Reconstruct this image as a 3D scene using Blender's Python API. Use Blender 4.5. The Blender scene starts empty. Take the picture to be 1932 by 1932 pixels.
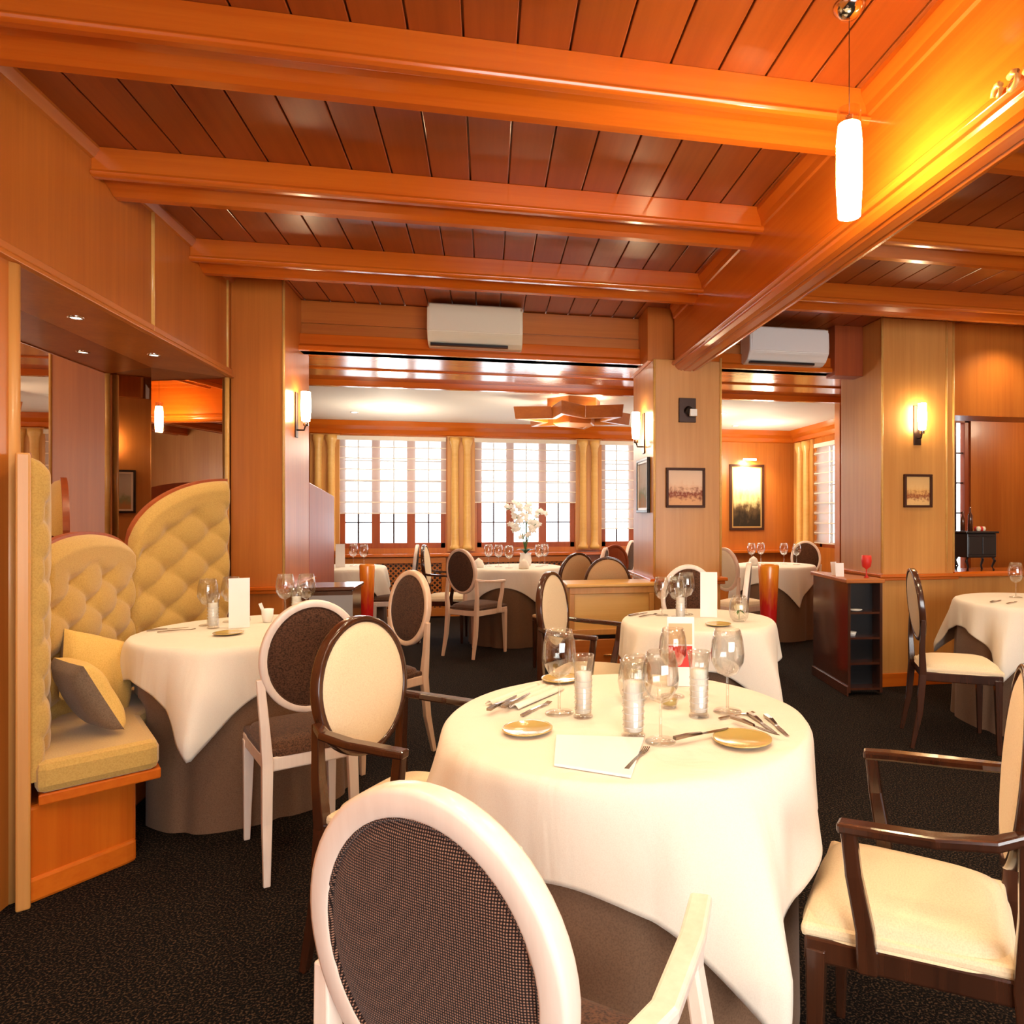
import bpy, bmesh, math, random
from mathutils import Vector, Matrix, noise
PI = math.pi
random.seed(7)
S = bpy.context.scene
C = S.collection
def R(d): return math.radians(d)

# ------------------------------------------------------------------ camera
cam = bpy.data.cameras.new('camera')
camo = bpy.data.objects.new('camera', cam); C.objects.link(camo)
camo.location = (0, 0, 1.29)
camo.rotation_euler = (R(90), 0, R(-10.92))
cam.sensor_width = 36; cam.lens = 36 * 1280 / 1932
cam.shift_x = -199 / 1932; cam.shift_y = 4 / 1932
cam.clip_start = 0.02
S.camera = camo
# ------------------------------------------------------------------ world, exposure
S.view_settings.view_transform = 'Standard'; S.view_settings.look = 'None'
S.view_settings.gamma = 1; S.view_settings.use_curve_mapping = False
S.view_settings.exposure = 0.66
W = bpy.data.worlds.new('sky'); S.world = W; W.use_nodes = True
bg = W.node_tree.nodes['Background']
bg.inputs[0].default_value = (0.93, 0.97, 1.0, 1); bg.inputs[1].default_value = 4.2
# ------------------------------------------------------------------ lights
def area(name, loc, rot, sx, sy, power, col, portal=False, spread=None):
    l = bpy.data.lights.new(name, 'AREA'); l.shape = 'RECTANGLE'; l.size = sx; l.size_y = sy
    l.energy = power; l.color = col
    o = bpy.data.objects.new(name, l); C.objects.link(o); o.location = loc; o.rotation_euler = rot
    if portal: l.cycles.is_portal = True
    if spread: l.spread = spread
    return o
def point(name, loc, power, col=(1, .74, .44), r=.06):
    l = bpy.data.lights.new(name, 'POINT'); l.energy = power; l.color = col; l.shadow_soft_size = r
    o = bpy.data.objects.new(name, l); C.objects.link(o); o.location = loc; return o
def spot(name, loc, power, ang=110, col=(1, .76, .47), blend=.8, rot=(0, 0, 0), r=.03):
    l = bpy.data.lights.new(name, 'SPOT'); l.energy = power; l.color = col; l.spot_size = R(ang)
    l.spot_blend = blend; l.shadow_soft_size = r
    o = bpy.data.objects.new(name, l); C.objects.link(o); o.location = loc; o.rotation_euler = rot; return o
# the daylight of the big window behind the photographer
area('rear_window_daylight', (1.6, -2.35, 1.45), (R(90), 0, 0), 3.6, 1.7, 54, (1, .93, .84))
# windows of the back room
for x, y, rz, w in ((-1.14, 9.0, 0, 1.3), (.5, 9.0, 0, 1.3), (2.1, 9.0, 0, 1.3)):
    area('window_daylight', (x, y, 1.5), (R(-90), 0, 0), w, 1.4, 1, (1, 1, 1), portal=True)
# ceiling spots between the beams
for y in (-1.1, -.2, .7, 1.55, 2.47, 3.40, 4.34):
    for x in (-.75, .35):
        spot('ceiling_spot', (x, y, 2.73), 21, 125)
for y in (-.2, 1.55, 2.47, 3.40, 4.34):
    for x in (2.3, 3.9):
        spot('ceiling_spot', (x, y, 2.73), 21, 125)
for x, y in ((-.6, 7.0), (.9, 7.8), (2.6, 7.2), (2.8, 8.3), (-1.2, 8.0), (3.4, 6.6)):
    spot('ceiling_spot', (x, y, 2.41), 15, 150)
for x, y in ((-1.0, 7.6), (.6, 6.7), (2.4, 7.4), (3.4, 8.0)):
    point('back_room_fill', (x, y, 2.0), 14, (1, .86, .66), .12)  # unseen fill points added to brighten the back room and its white ceiling
area('star_lamp_uplight', (.86, 6.75, 2.32), (R(180), 0, 0), .5, .5, 10, (1, .86, .64))
point('side_room_fill', (5.7, 5.4, 2.3), 14, (1, .8, .55), .1)  # unseen fill point added to warm the side room wall

# ------------------------------------------------------------------ materials
def new_mat(name):
    m = bpy.data.materials.new(name); m.use_nodes = True
    nt = m.node_tree; b = nt.nodes['Principled BSDF']; return m, nt, b
def setp(b, **k):
    al = dict(rough='Roughness', metal='Metallic', coat='Coat Weight', coatr='Coat Roughness', spec='Specular IOR Level', sheen='Sheen Weight', trans='Transmission Weight')
    for a, v in k.items(): b.inputs[al[a]].default_value = v
def plain(name, col, rough=.5, **k):
    m, nt, b = new_mat(name); b.inputs['Base Color'].default_value = (*col, 1); setp(b, rough=rough, **k)
    # faint mottling so that no surface is perfectly flat
    n = nt.nodes.new('ShaderNodeTexNoise'); n.inputs['Scale'].default_value = 18; n.inputs['Detail'].default_value = 3
    tc = nt.nodes.new('ShaderNodeTexCoord'); nt.links.new(tc.outputs['Object'], n.inputs['Vector'])
    r = nt.nodes.new('ShaderNodeMapRange'); r.inputs[3].default_value = max(0, rough - .05); r.inputs[4].default_value = min(1, rough + .05)
    nt.links.new(n.outputs['Fac'], r.inputs[0]); nt.links.new(r.outputs[0], b.inputs['Roughness'])
    return m
def wood(name, c1, c2, axis='z', rough=.28, scale=1.0, coat=.25, bump=.02):
    m, nt, b = new_mat(name)
    tc = nt.nodes.new('ShaderNodeTexCoord'); mp = nt.nodes.new('ShaderNodeMapping')
    sc = [34 * scale] * 3; sc['xyz'.index(axis)] = 1.1 * scale
    mp.inputs['Scale'].default_value = sc
    nt.links.new(tc.outputs['Object'], mp.inputs['Vector'])
    n = nt.nodes.new('ShaderNodeTexNoise'); n.inputs['Scale'].default_value = 1; n.inputs['Detail'].default_value = 6; n.inputs['Roughness'].default_value = .62
    nt.links.new(mp.outputs[0], n.inputs['Vector'])
    n2 = nt.nodes.new('ShaderNodeTexNoise'); n2.inputs['Scale'].default_value = .9; n2.inputs['Detail'].default_value = 3
    mp2 = nt.nodes.new('ShaderNodeMapping'); s2 = [4.] * 3; s2['xyz'.index(axis)] = .5; mp2.inputs['Scale'].default_value = s2
    nt.links.new(tc.outputs['Object'], mp2.inputs['Vector']); nt.links.new(mp2.outputs[0], n2.inputs['Vector'])
    ad = nt.nodes.new('ShaderNodeMath'); ad.operation = 'MULTIPLY_ADD'; ad.inputs[1].default_value = .45
    nt.links.new(n.outputs['Fac'], ad.inputs[0])
    h = nt.nodes.new('ShaderNodeMath'); h.operation = 'MULTIPLY'; h.inputs[1].default_value = .55
    nt.links.new(n2.outputs['Fac'], h.inputs[0]); nt.links.new(h.outputs[0], ad.inputs[2])
    cr = nt.nodes.new('ShaderNodeValToRGB'); cr.color_ramp.elements[0].position = .36; cr.color_ramp.elements[1].position = .64
    cr.color_ramp.elements[0].color = (*c1, 1); cr.color_ramp.elements[1].color = (*c2, 1)
    nt.links.new(ad.outputs[0], cr.inputs[0]); nt.links.new(cr.outputs[0], b.inputs['Base Color'])
    bp = nt.nodes.new('ShaderNodeBump'); bp.inputs['Strength'].default_value = bump; bp.inputs['Distance'].default_value = .003
    nt.links.new(n.outputs['Fac'], bp.inputs['Height']); nt.links.new(bp.outputs[0], b.inputs['Normal'])
    setp(b, rough=rough, coat=coat, coatr=.12)
    return m
def emit(name, col, s):
    m = bpy.data.materials.new(name); m.use_nodes = True; nt = m.node_tree; nt.nodes.clear()
    e = nt.nodes.new('ShaderNodeEmission'); e.inputs[0].default_value = (*col, 1); e.inputs[1].default_value = s
    o = nt.nodes.new('ShaderNodeOutputMaterial'); nt.links.new(e.outputs[0], o.inputs[0]); return m
def glass(name, tint=(1, 1, 1), refl=.10, edge=.55):
    m = bpy.data.materials.new(name); m.use_nodes = True; nt = m.node_tree; nt.nodes.clear()
    t = nt.nodes.new('ShaderNodeBsdfTransparent'); t.inputs[0].default_value = (*tint, 1)
    g = nt.nodes.new('ShaderNodeBsdfGlossy'); g.inputs['Roughness'].default_value = .03
    lw = nt.nodes.new('ShaderNodeLayerWeight'); lw.inputs[0].default_value = .35
    mr = nt.nodes.new('ShaderNodeMapRange'); mr.inputs[3].default_value = refl; mr.inputs[4].default_value = edge
    nt.links.new(lw.outputs['Facing'], mr.inputs[0])
    mx = nt.nodes.new('ShaderNodeMixShader'); nt.links.new(mr.outputs[0], mx.inputs[0])
    nt.links.new(t.outputs[0], mx.inputs[1]); nt.links.new(g.outputs[0], mx.inputs[2])
    o = nt.nodes.new('ShaderNodeOutputMaterial'); nt.links.new(mx.outputs[0], o.inputs[0]); return m
def weave(name, c1, c2, scale=260, rough=.85, bump=.4, sheen=.1, blend=.5):
    m, nt, b = new_mat(name)
    tc = nt.nodes.new('ShaderNodeTexCoord')
    fs = []
    for ax in (0, 1):
        w = nt.nodes.new('ShaderNodeTexWave'); w.wave_type = 'BANDS'; w.bands_direction = ('X', 'Z')[ax]; w.inputs['Scale'].default_value = scale * .32
        w.inputs['Distortion'].default_value = 1.2; w.inputs['Detail'].default_value = 1
        nt.links.new(tc.outputs['Object'], w.inputs['Vector']); fs.append(w)
    mul = nt.nodes.new('ShaderNodeMath'); mul.operation = 'MULTIPLY'
    nt.links.new(fs[0].outputs['Fac'], mul.inputs[0]); nt.links.new(fs[1].outputs['Fac'], mul.inputs[1])
    n = nt.nodes.new('ShaderNodeTexNoise'); n.inputs['Scale'].default_value = scale; n.inputs['Detail'].default_value = 2
    nt.links.new(tc.outputs['Object'], n.inputs['Vector'])
    mx = nt.nodes.new('ShaderNodeMix'); mx.data_type = 'FLOAT'; mx.inputs[0].default_value = blend
    nt.links.new(mul.outputs[0], mx.inputs[2]); nt.links.new(n.outputs['Fac'], mx.inputs[3])
    cr = nt.nodes.new('ShaderNodeValToRGB'); cr.color_ramp.elements[0].position = .25; cr.color_ramp.elements[1].position = .6
    cr.color_ramp.elements[0].color = (*c1, 1); cr.color_ramp.elements[1].color = (*c2, 1)
    nt.links.new(mx.outputs[0], cr.inputs[0]); nt.links.new(cr.outputs[0], b.inputs['Base Color'])
    bp = nt.nodes.new('ShaderNodeBump'); bp.inputs['Strength'].default_value = bump; bp.inputs['Distance'].default_value = .001
    nt.links.new(mx.outputs[0], bp.inputs['Height']); nt.links.new(bp.outputs[0], b.inputs['Normal'])
    setp(b, rough=rough, sheen=sheen, spec=.2)
    return m
WC1, WC2 = (.42, .115, .015), (.57, .182, .026)
M = {}
for a in 'xyz': M['wood_' + a] = wood('warm_wood_grain_' + a, WC1, WC2, a, rough=.36, coat=.12)
for a in 'xyz': M['beam_' + a] = wood('beam_wood_grain_' + a, (.53, .100, .007), (.66, .158, .012), a, rough=.2, coat=.5)
M['ceil'] = wood('ceiling_board_wood', (.25, .052, .008), (.36, .082, .013), 'y', rough=.3, coat=.3)
M['panel'] = wood('golden_panel_wood', (.52, .22, .050), (.66, .32, .085), 'z', rough=.42, coat=.08)
M['box'] = wood('pale_box_wood', (.72, .38, .09), (.82, .50, .15), 'x', rough=.35)
M['redwood'] = wood('red_partition_wood', (.30, .055, .012), (.42, .09, .018), 'z', rough=.42, coat=.05)
M['darkwood'] = wood('dark_cabinet_wood', (.055, .016, .008), (.10, .03, .014), 'z', rough=.18, coat=.6)
M['chair_dark'] = wood('dark_walnut_frame', (.028, .010, .005), (.070, .022, .009), 'z', rough=.2, coat=.6, scale=1.5)
M['chair_white'] = wood('whitewashed_frame', (.80, .66, .56), (.92, .80, .70), 'z', rough=.35, scale=1.5)
M['chair_pale'] = wood('pale_beech_frame', (.74, .50, .34), (.86, .62, .45), 'z', rough=.35, scale=1.5)
M['brown_fab'] = weave('brown_woven_fabric', (.012, .005, .003), (.11, .048, .024), 190, blend=1)
M['coarse_fab'] = weave('coarse_brown_basket_weave', (.012, .005, .004), (.36, .185, .12), 290, bump=.8, blend=.3)
M['cream_fab'] = weave('cream_fabric', (.74, .57, .36), (.82, .67, .45), 300, bump=.15, blend=1)
M['beige_fab'] = weave('beige_fabric', (.45, .26, .12), (.55, .34, .17), 300, bump=.15, blend=1)
M['gold_uph'] = weave('gold_velvet_upholstery', (.46, .27, .065), (.56, .35, .095), 200, bump=.1, sheen=.3, blend=1)
M['cushion'] = weave('gold_cushion_fabric', (.62, .38, .09), (.74, .48, .14), 240, bump=.2, blend=1)
M['cushion_dark'] = weave('taupe_cushion_back', (.15, .10, .06), (.24, .16, .10), 240, bump=.2, blend=1)
M['skirt'] = weave('taupe_underskirt', (.14, .075, .042), (.20, .11, .062), 260, bump=.1, blend=1)
M['cloth'] = weave('white_linen', (.78, .70, .59), (.83, .76, .65), 420, bump=.06, rough=.8, blend=1)
def wrinkle(m, sc, dist):
    nt = m.node_tree; b = nt.nodes['Principled BSDF']; tc = nt.nodes.new('ShaderNodeTexCoord')
    n = nt.nodes.new('ShaderNodeTexNoise'); n.inputs['Scale'].default_value = sc; n.inputs['Detail'].default_value = 3; n.inputs['Distortion'].default_value = .5
    mp = nt.nodes.new('ShaderNodeMapping'); mp.inputs['Scale'].default_value = (1.6, 1.6, .45)
    nt.links.new(tc.outputs['Object'], mp.inputs[0]); nt.links.new(mp.outputs[0], n.inputs['Vector'])
    bp = nt.nodes.new('ShaderNodeBump'); bp.inputs['Strength'].default_value = .28; bp.inputs['Distance'].default_value = dist
    nt.links.new(n.outputs['Fac'], bp.inputs['Height'])
    old = [n_ for n_ in nt.nodes if n_.type == 'BUMP' and n_ is not bp]
    if old: nt.links.new(bp.outputs[0], old[0].inputs['Normal'])
wrinkle(M['cloth'], 4.5, .035); wrinkle(M['cushion'], 14, .02)
M['white'] = plain('white_porcelain', (.88, .86, .82), .25)
M['paper'] = plain('white_card', (.92, .89, .86), .5)
M['paint'] = plain('white_ceiling_paint', (.86, .80, .70), .7)
M['ac'] = plain('air_conditioner_plastic', (.74, .70, .58), .35)
M['acw'] = plain('air_conditioner_white_plastic', (.84, .84, .82), .35)
M['frame_brown'] = plain('brown_picture_frame', (.06, .02, .010), .5, spec=.2)
M['black'] = plain('black_satin', (.012, .011, .012), .3)
M['iron'] = plain('dark_bronze', (.05, .025, .018), .35, metal=.6)
M['metal'] = plain('polished_steel', (.34, .27, .22), .16, metal=1)
M['chrome'] = plain('chrome', (.8, .78, .74), .1, metal=1)
M['brass'] = plain('brass', (.8, .55, .2), .2, metal=1)
M['red'] = plain('red_print', (.70, .03, .02), .5)
M['tan'] = plain('tan_print', (.75, .5, .28), .5)
M['green'] = plain('leaf_green', (.05, .16, .03), .5)
M['darkgreen'] = plain('dark_leaf', (.012, .05, .015), .35)
M['petal'] = plain('white_petal', (.92, .90, .82), .5)
M['rose'] = plain('ivory_rose_petal', (.90, .84, .62), .5)
M['amber'] = plain('amber_glazed_plate', (.50, .36, .11), .15, coat=.5)
M['candle'] = plain('olive_wax', (.42, .30, .06), .3)
M['print'] = plain('grey_print', (.55, .55, .55), .5)
M['frost'] = plain('frosted_glass_band', (.90, .89, .86), .3)
M['glass'] = glass('clear_glass', (.985, .985, .97), .06, .6)
M['pane'] = glass('window_pane', (.96, .98, 1), .03, .3)
M['wine_tint'] = glass('water_in_glass', (.93, .90, .82), .05, .4)
M['lamp'] = emit('lamp_glass_glow', (1, .76, .40), 135)
M['sconce'] = emit('sconce_glass_glow', (1, .74, .42), 36)
M['spotlight'] = emit('spot_glow', (1, .9, .72), 10)
M['gold'] = plain('gilt_frame', (.75, .52, .18), .3, metal=.7)
def orange():
    m, nt, b = new_mat('orange_red_glaze'); tc = nt.nodes.new('ShaderNodeTexCoord'); sp = nt.nodes.new('ShaderNodeSeparateXYZ')
    nt.links.new(tc.outputs['Object'], sp.inputs[0])
    n = nt.nodes.new('ShaderNodeTexNoise'); n.inputs['Scale'].default_value = 8
    a = nt.nodes.new('ShaderNodeMath'); a.operation = 'MULTIPLY_ADD'; a.inputs[1].default_value = .25
    nt.links.new(n.outputs['Fac'], a.inputs[0]); nt.links.new(sp.outputs['Z'], a.inputs[2])
    r = nt.nodes.new('ShaderNodeValToRGB'); e = r.color_ramp.elements
    e[0].position = .65; e[0].color = (.60, .015, .012, 1); e[1].position = .96; e[1].color = (1, .33, .02, 1)
    nt.links.new(a.outputs[0], r.inputs[0]); nt.links.new(r.outputs[0], b.inputs['Base Color']); setp(b, rough=.25, coat=.4); return m
M['orange'] = orange()
def carpet():
    m, nt, b = new_mat('dark_speckled_carpet'); tc = nt.nodes.new('ShaderNodeTexCoord')
    n = nt.nodes.new('ShaderNodeTexNoise'); n.inputs['Scale'].default_value = 150; n.inputs['Detail'].default_value = 3
    nt.links.new(tc.outputs['Object'], n.inputs['Vector'])
    r = nt.nodes.new('ShaderNodeValToRGB'); e = r.color_ramp.elements
    e[0].position = .50; e[0].color = (.003, .0026, .0026, 1); e[1].position = .70; e[1].color = (.085, .052, .033, 1)
    nt.links.new(n.outputs['Fac'], r.inputs[0]); nt.links.new(r.outputs[0], b.inputs['Base Color'])
    bp = nt.nodes.new('ShaderNodeBump'); bp.inputs['Strength'].default_value = .6; bp.inputs['Distance'].default_value = .004
    nt.links.new(n.outputs['Fac'], bp.inputs['Height']); nt.links.new(bp.outputs[0], b.inputs['Normal'])
    setp(b, rough=.95, spec=.1); return m
M['carpet'] = carpet()
def mirror():
    m = bpy.data.materials.new('smoked_mirror_glass'); m.use_nodes = True; nt = m.node_tree; nt.nodes.clear()
    g = nt.nodes.new('ShaderNodeBsdfGlossy'); g.inputs[0].default_value = (.62, .50, .42, 1); g.inputs['Roughness'].default_value = .01
    o = nt.nodes.new('ShaderNodeOutputMaterial'); nt.links.new(g.outputs[0], o.inputs[0]); return m
M['mirror'] = mirror()
def blind_mat():
    m = bpy.data.materials.new('sheer_blind_cloth'); m.use_nodes = True; nt = m.node_tree; nt.nodes.clear()
    t = nt.nodes.new('ShaderNodeBsdfTransparent'); t.inputs[0].default_value = (1, 1, 1, 1)
    d = nt.nodes.new('ShaderNodeBsdfDiffuse'); d.inputs[0].default_value = (.80, .74, .64, 1)
    l = nt.nodes.new('ShaderNodeBsdfTranslucent'); l.inputs[0].default_value = (.8, .76, .68, 1)
    a = nt.nodes.new('ShaderNodeMixShader'); a.inputs[0].default_value = .5
    nt.links.new(d.outputs[0], a.inputs[1]); nt.links.new(l.outputs[0], a.inputs[2])
    b = nt.nodes.new('ShaderNodeMixShader'); b.inputs[0].default_value = .5
    nt.links.new(t.outputs[0], b.inputs[1]); nt.links.new(a.outputs[0], b.inputs[2])
    o = nt.nodes.new('ShaderNodeOutputMaterial'); nt.links.new(b.outputs[0], o.inputs[0]); return m
M['blind'] = blind_mat()
def painting(name, cols, sc=6):
    m, nt, b = new_mat(name); tc = nt.nodes.new('ShaderNodeTexCoord')
    n = nt.nodes.new('ShaderNodeTexNoise'); n.inputs['Scale'].default_value = sc; n.inputs['Detail'].default_value = 4
    nt.links.new(tc.outputs['Generated'], n.inputs['Vector'])
    sp = nt.nodes.new('ShaderNodeSeparateXYZ'); nt.links.new(tc.outputs['Generated'], sp.inputs[0])
    a = nt.nodes.new('ShaderNodeMath'); a.operation = 'MULTIPLY_ADD'; a.inputs[1].default_value = .6
    nt.links.new(n.outputs['Fac'], a.inputs[0]); nt.links.new(sp.outputs['Z'], a.inputs[2])
    r = nt.nodes.new('ShaderNodeValToRGB'); e = r.color_ramp.elements
    e[0].position = .45; e[0].color = (*cols[0], 1); e[1].position = .95; e[1].color = (*cols[-1], 1)
    for i, c in enumerate(cols[1:-1]):
        k = e.new(.45 + .5 * (i + 1) / (len(cols) - 1)); k.color = (*c, 1)
    nt.links.new(a.outputs[0], r.inputs[0]); nt.links.new(r.outputs[0], b.inputs['Base Color']); setp(b, rough=.6, spec=.2); return m
M['art_land'] = painting('landscape_canvas', [(.03, .02, .012), (.12, .07, .03), (.75, .6, .28), (.9, .82, .5)])
M['art_scene'] = painting('warm_scene_print', [(.75, .4, .2), (.25, .05, .03), (.8, .5, .32), (.85, .6, .42)], 9)
M['art_scene2'] = painting('village_scene_print', [(.8, .5, .2), (.3, .08, .03), (.75, .42, .14), (.8, .5, .2)], 9)
M['art_green'] = painting('green_portrait_print', [(.5, .28, .12), (.3, .36, .22), (.55, .55, .5), (.6, .6, .58)], 5)

# ------------------------------------------------------------------ mesh helpers
class MB:
    def __init__(s): s.b = bmesh.new()
    def box(s, x0, x1, y0, y1, z0, z1, mi=0, mat=None):
        vs = [s.b.verts.new(v) for v in ((x0, y0, z0), (x1, y0, z0), (x1, y1, z0), (x0, y1, z0), (x0, y0, z1), (x1, y0, z1), (x1, y1, z1), (x0, y1, z1))]
        for f in ((0, 3, 2, 1), (4, 5, 6, 7), (0, 1, 5, 4), (1, 2, 6, 5), (2, 3, 7, 6), (3, 0, 4, 7)):
            g = s.b.faces.new([vs[i] for i in f]); g.material_index = mi
        if mat is not None:
            for v in vs: v.co = mat @ v.co
        return s
    def prism(s, pts, z0, z1, mi=0, mat=None):
        n = len(pts)
        a = [s.b.verts.new((p[0], p[1], z0)) for p in pts]; c = [s.b.verts.new((p[0], p[1], z1)) for p in pts]
        fs = [s.b.faces.new(a[::-1]), s.b.faces.new(c)]
        for i in range(n): fs.append(s.b.faces.new((a[i], a[(i + 1) % n], c[(i + 1) % n], c[i])))
        for f in fs: f.material_index = mi
        if mat is not None:
            for v in a + c: v.co = mat @ v.co
        return s
    def extr(s, prof, axis, t0, t1, mi=0):
        """profile [(p,z)] swept along axis x or y"""
        f = (lambda t, p, z: (t, p, z)) if axis == 'x' else (lambda t, p, z: (p, t, z))
        n = len(prof); a = [s.b.verts.new(f(t0, p, z)) for p, z in prof]; c = [s.b.verts.new(f(t1, p, z)) for p, z in prof]
        fs = [s.b.faces.new(a[::-1]), s.b.faces.new(c)]
        for i in range(n): fs.append(s.b.faces.new((a[i], a[(i + 1) % n], c[(i + 1) % n], c[i])))
        for g in fs: g.material_index = mi
        return s
    def lathe(s, prof, cx=0, cy=0, n=20, mi=0, smooth=True, close=False):
        rings = []
        for r, z in prof:
            if r < 1e-5: rings.append([s.b.verts.new((cx, cy, z))])
            else: rings.append([s.b.verts.new((cx + r * math.cos(2 * PI * k / n), cy + r * math.sin(2 * PI * k / n), z)) for k in range(n)])
        for i in range(len(rings) - 1):
            A, B = rings[i], rings[i + 1]
            for k in range(n):
                k2 = (k + 1) % n
                if len(A) == 1 and len(B) == 1: continue
                if len(A) == 1: f = s.b.faces.new((A[0], B[k2], B[k]))
                elif len(B) == 1: f = s.b.faces.new((A[k], A[k2], B[0]))
                else: f = s.b.faces.new((A[k], A[k2], B[k2], B[k]))
                f.smooth = smooth; f.material_index = mi
        return s
    def tube(s, pts, rad, n=10, mi=0, cap=True, sq=None, up=Vector((0, 0, 1))):
        """round (n) or rectangular (sq=[(w,h)..]) section swept along points"""
        pts = [Vector(p) for p in pts]; rings = []
        if not isinstance(rad, (list, tuple)): rad = [rad] * len(pts)
        for i, p in enumerate(pts):
            d = (pts[min(i + 1, len(pts) - 1)] - pts[max(i - 1, 0)]).normalized()
            u = up if abs(d.dot(up)) < .95 else Vector((0, 1, 0))
            a = d.cross(u).normalized(); b = a.cross(d).normalized()
            if sq:
                w, h = sq[i] if isinstance(sq, list) else sq
                rings.append([s.b.verts.new(p + a * w * x / 2 + b * h * y / 2) for x, y in ((-1, -1), (1, -1), (1, 1), (-1, 1))])
            else:
                rings.append([s.b.verts.new(p + (a * math.cos(2 * PI * k / n) + b * math.sin(2 * PI * k / n)) * rad[i]) for k in range(n)])
        m = len(rings[0])
        for i in range(len(rings) - 1):
            for k in range(m):
                f = s.b.faces.new((rings[i][k], rings[i][(k + 1) % m], rings[i + 1][(k + 1) % m], rings[i + 1][k]))
                f.smooth = not sq; f.material_index = mi
        if cap:
            for f in (s.b.faces.new(rings[0][::-1]), s.b.faces.new(rings[-1])): f.material_index = mi
        return s
    def grid(s, fn, nu, nv, mi=0, wrapu=False):
        g = [[s.b.verts.new(fn(i / nu, j / nv)) for j in range(nv + 1)] for i in range(nu if wrapu else nu + 1)]
        for i in range(nu):
            i2 = (i + 1) % nu if wrapu else i + 1
            for j in range(nv):
                f = s.b.faces.new((g[i][j], g[i2][j], g[i2][j + 1], g[i][j + 1])); f.smooth = True; f.material_index = mi
        return g
    def build(s, name, mat, parent=None, bevel=0, sharp=None, loc=None, sub=0, fix=True):
        if fix: bmesh.ops.recalc_face_normals(s.b, faces=s.b.faces)
        me = bpy.data.meshes.new(name); s.b.to_mesh(me); s.b.free()
        for m in (mat if isinstance(mat, (list, tuple)) else [mat]): me.materials.append(m)
        o = bpy.data.objects.new(name, me); C.objects.link(o)
        if parent: o.parent = parent
        if loc: o.location = loc
        if bevel:
            m = o.modifiers.new('bevel', 'BEVEL'); m.width = bevel; m.segments = 2; m.limit_method = 'ANGLE'; m.angle_limit = R(40)
        if sub:
            m = o.modifiers.new('sub', 'SUBSURF'); m.levels = sub; m.render_levels = sub
            for p in me.polygons: p.use_smooth = True
        return o
def tag(o, label, cat, group=None):
    o['label'] = label; o['category'] = cat
    if group: o['group'] = group
    return o
def thing(name, label, cat, loc=(0, 0, 0), rz=0, group=None):
    o = bpy.data.objects.new(name, None); C.objects.link(o); o.location = loc; o.rotation_euler = (0, 0, rz)
    o.empty_display_size = .1
    return tag(o, label, cat, group)
def struct(o): o['kind'] = 'structure'; return o
def copy_tree(o, parent=None, skip=()):
    c = o.copy(); C.objects.link(c)
    if parent is not None: c.parent = parent
    for ch in list(o.children):
        if not (skip and ch.name.startswith(skip)): copy_tree(ch, c, skip)
    return c

# ================================================================== THE SETTING
H = 2.76           # ceiling height
XL = -1.55         # left wall face
struct(MB().box(-3.4, 7.5, -2.6, 9.2, -.06, 0).build('floor', M['carpet']))
# boarded ceiling of the front room
cb = MB(); x = -2.05
while x < 5.4:
    cb.box(x + .003, x + .162, -2.6, 5.04, H, H + .02); x += .165
cb.box(-2.1, 5.5, -2.6, 5.1, H + .02, H + .08)
struct(cb.build('ceiling', M['ceil'], bevel=.003))
# white ceiling of the back room
struct(MB().box(-3.4, 4.4, 6.12, 9.1, 2.43, 2.60).build('ceiling_back_room', M['paint']))
# glossy boarded soffit between both rooms
sb = MB()
for i, (a, b) in enumerate(((4.93, 5.05), (5.055, 5.33), (5.335, 5.60), (5.605, 5.86), (5.865, 6.12))):
    sb.box(-3.4, 4.4, a, b, 2.43 - (.03 if i == 0 else .012 * (i % 2)), 2.52)
sb.box(-3.4, 4.4, 6.10, 6.16, 2.38, 2.52)
struct(sb.build('ceiling_soffit', M['beam_x'], bevel=.006))
# left wall: near part, part above the niche, niche back
struct(MB().box(XL - .12, XL, -2.6, 2.585, 0, H).build('wall_left', M['wood_z']))
struct(MB().box(XL - .40, XL, 2.585, 4.56, 2.13, H).build('wall_left_above_niche', M['wood_z']))
struct(MB().box(-2.0, -1.90, 2.40, 4.60, 0, 2.2).build('wall_left_niche', M['redwood']))
struct(MB().box(-1.90, XL - .12, 2.40, 2.585, 0, 2.13).build('wall_left_niche_side', M['wood_z']))
struct(MB().box(-3.4, -1.50, 4.62, 5.18, 0, H).build('wall_left_return', M['wood_z']))
# header wall above the two openings
hb = MB()
z = 2.44
for i in range(2):
    hb.box(XL, 2.92, 4.97, 5.05, z + .003, z + .155); z += .16
hb.box(XL, 2.92, 4.985, 5.05, 2.42, H)
struct(hb.build('wall_header', M['wood_x'], bevel=.003))
struct(MB().extr([(4.90, 2.40), (5.04, 2.40), (5.04, 2.45), (4.93, 2.45), (4.90, 2.43)], 'x', -1.26, 2.92).build('trim_1', M['beam_x'], bevel=.004))
# pillars
struct(MB().box(XL, -1.246, 4.56, 5.18, 0, H).build('wall_pillar_left', M['wood_z'], bevel=.006))
struct(MB().box(1.15, 1.635, 4.60, 5.29, 0, 2.375).build('wall_pillar_centre', M['panel'], bevel=.006))
struct(MB().box(1.12, 1.50, 4.68, 5.29, 2.375, H).build('wall_pillar_centre_block', M['wood_z'], bevel=.004))
struct(MB().box(2.90, 3.50, 4.60, 5.20, 0, H).build('wall_pillar_right', M['panel'], bevel=.006))
struct(MB().box(2.66, 2.90, 4.86, 5.0, 2.37, H).build('wall_pillar_right_block', M['redwood'], bevel=.004))
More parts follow.
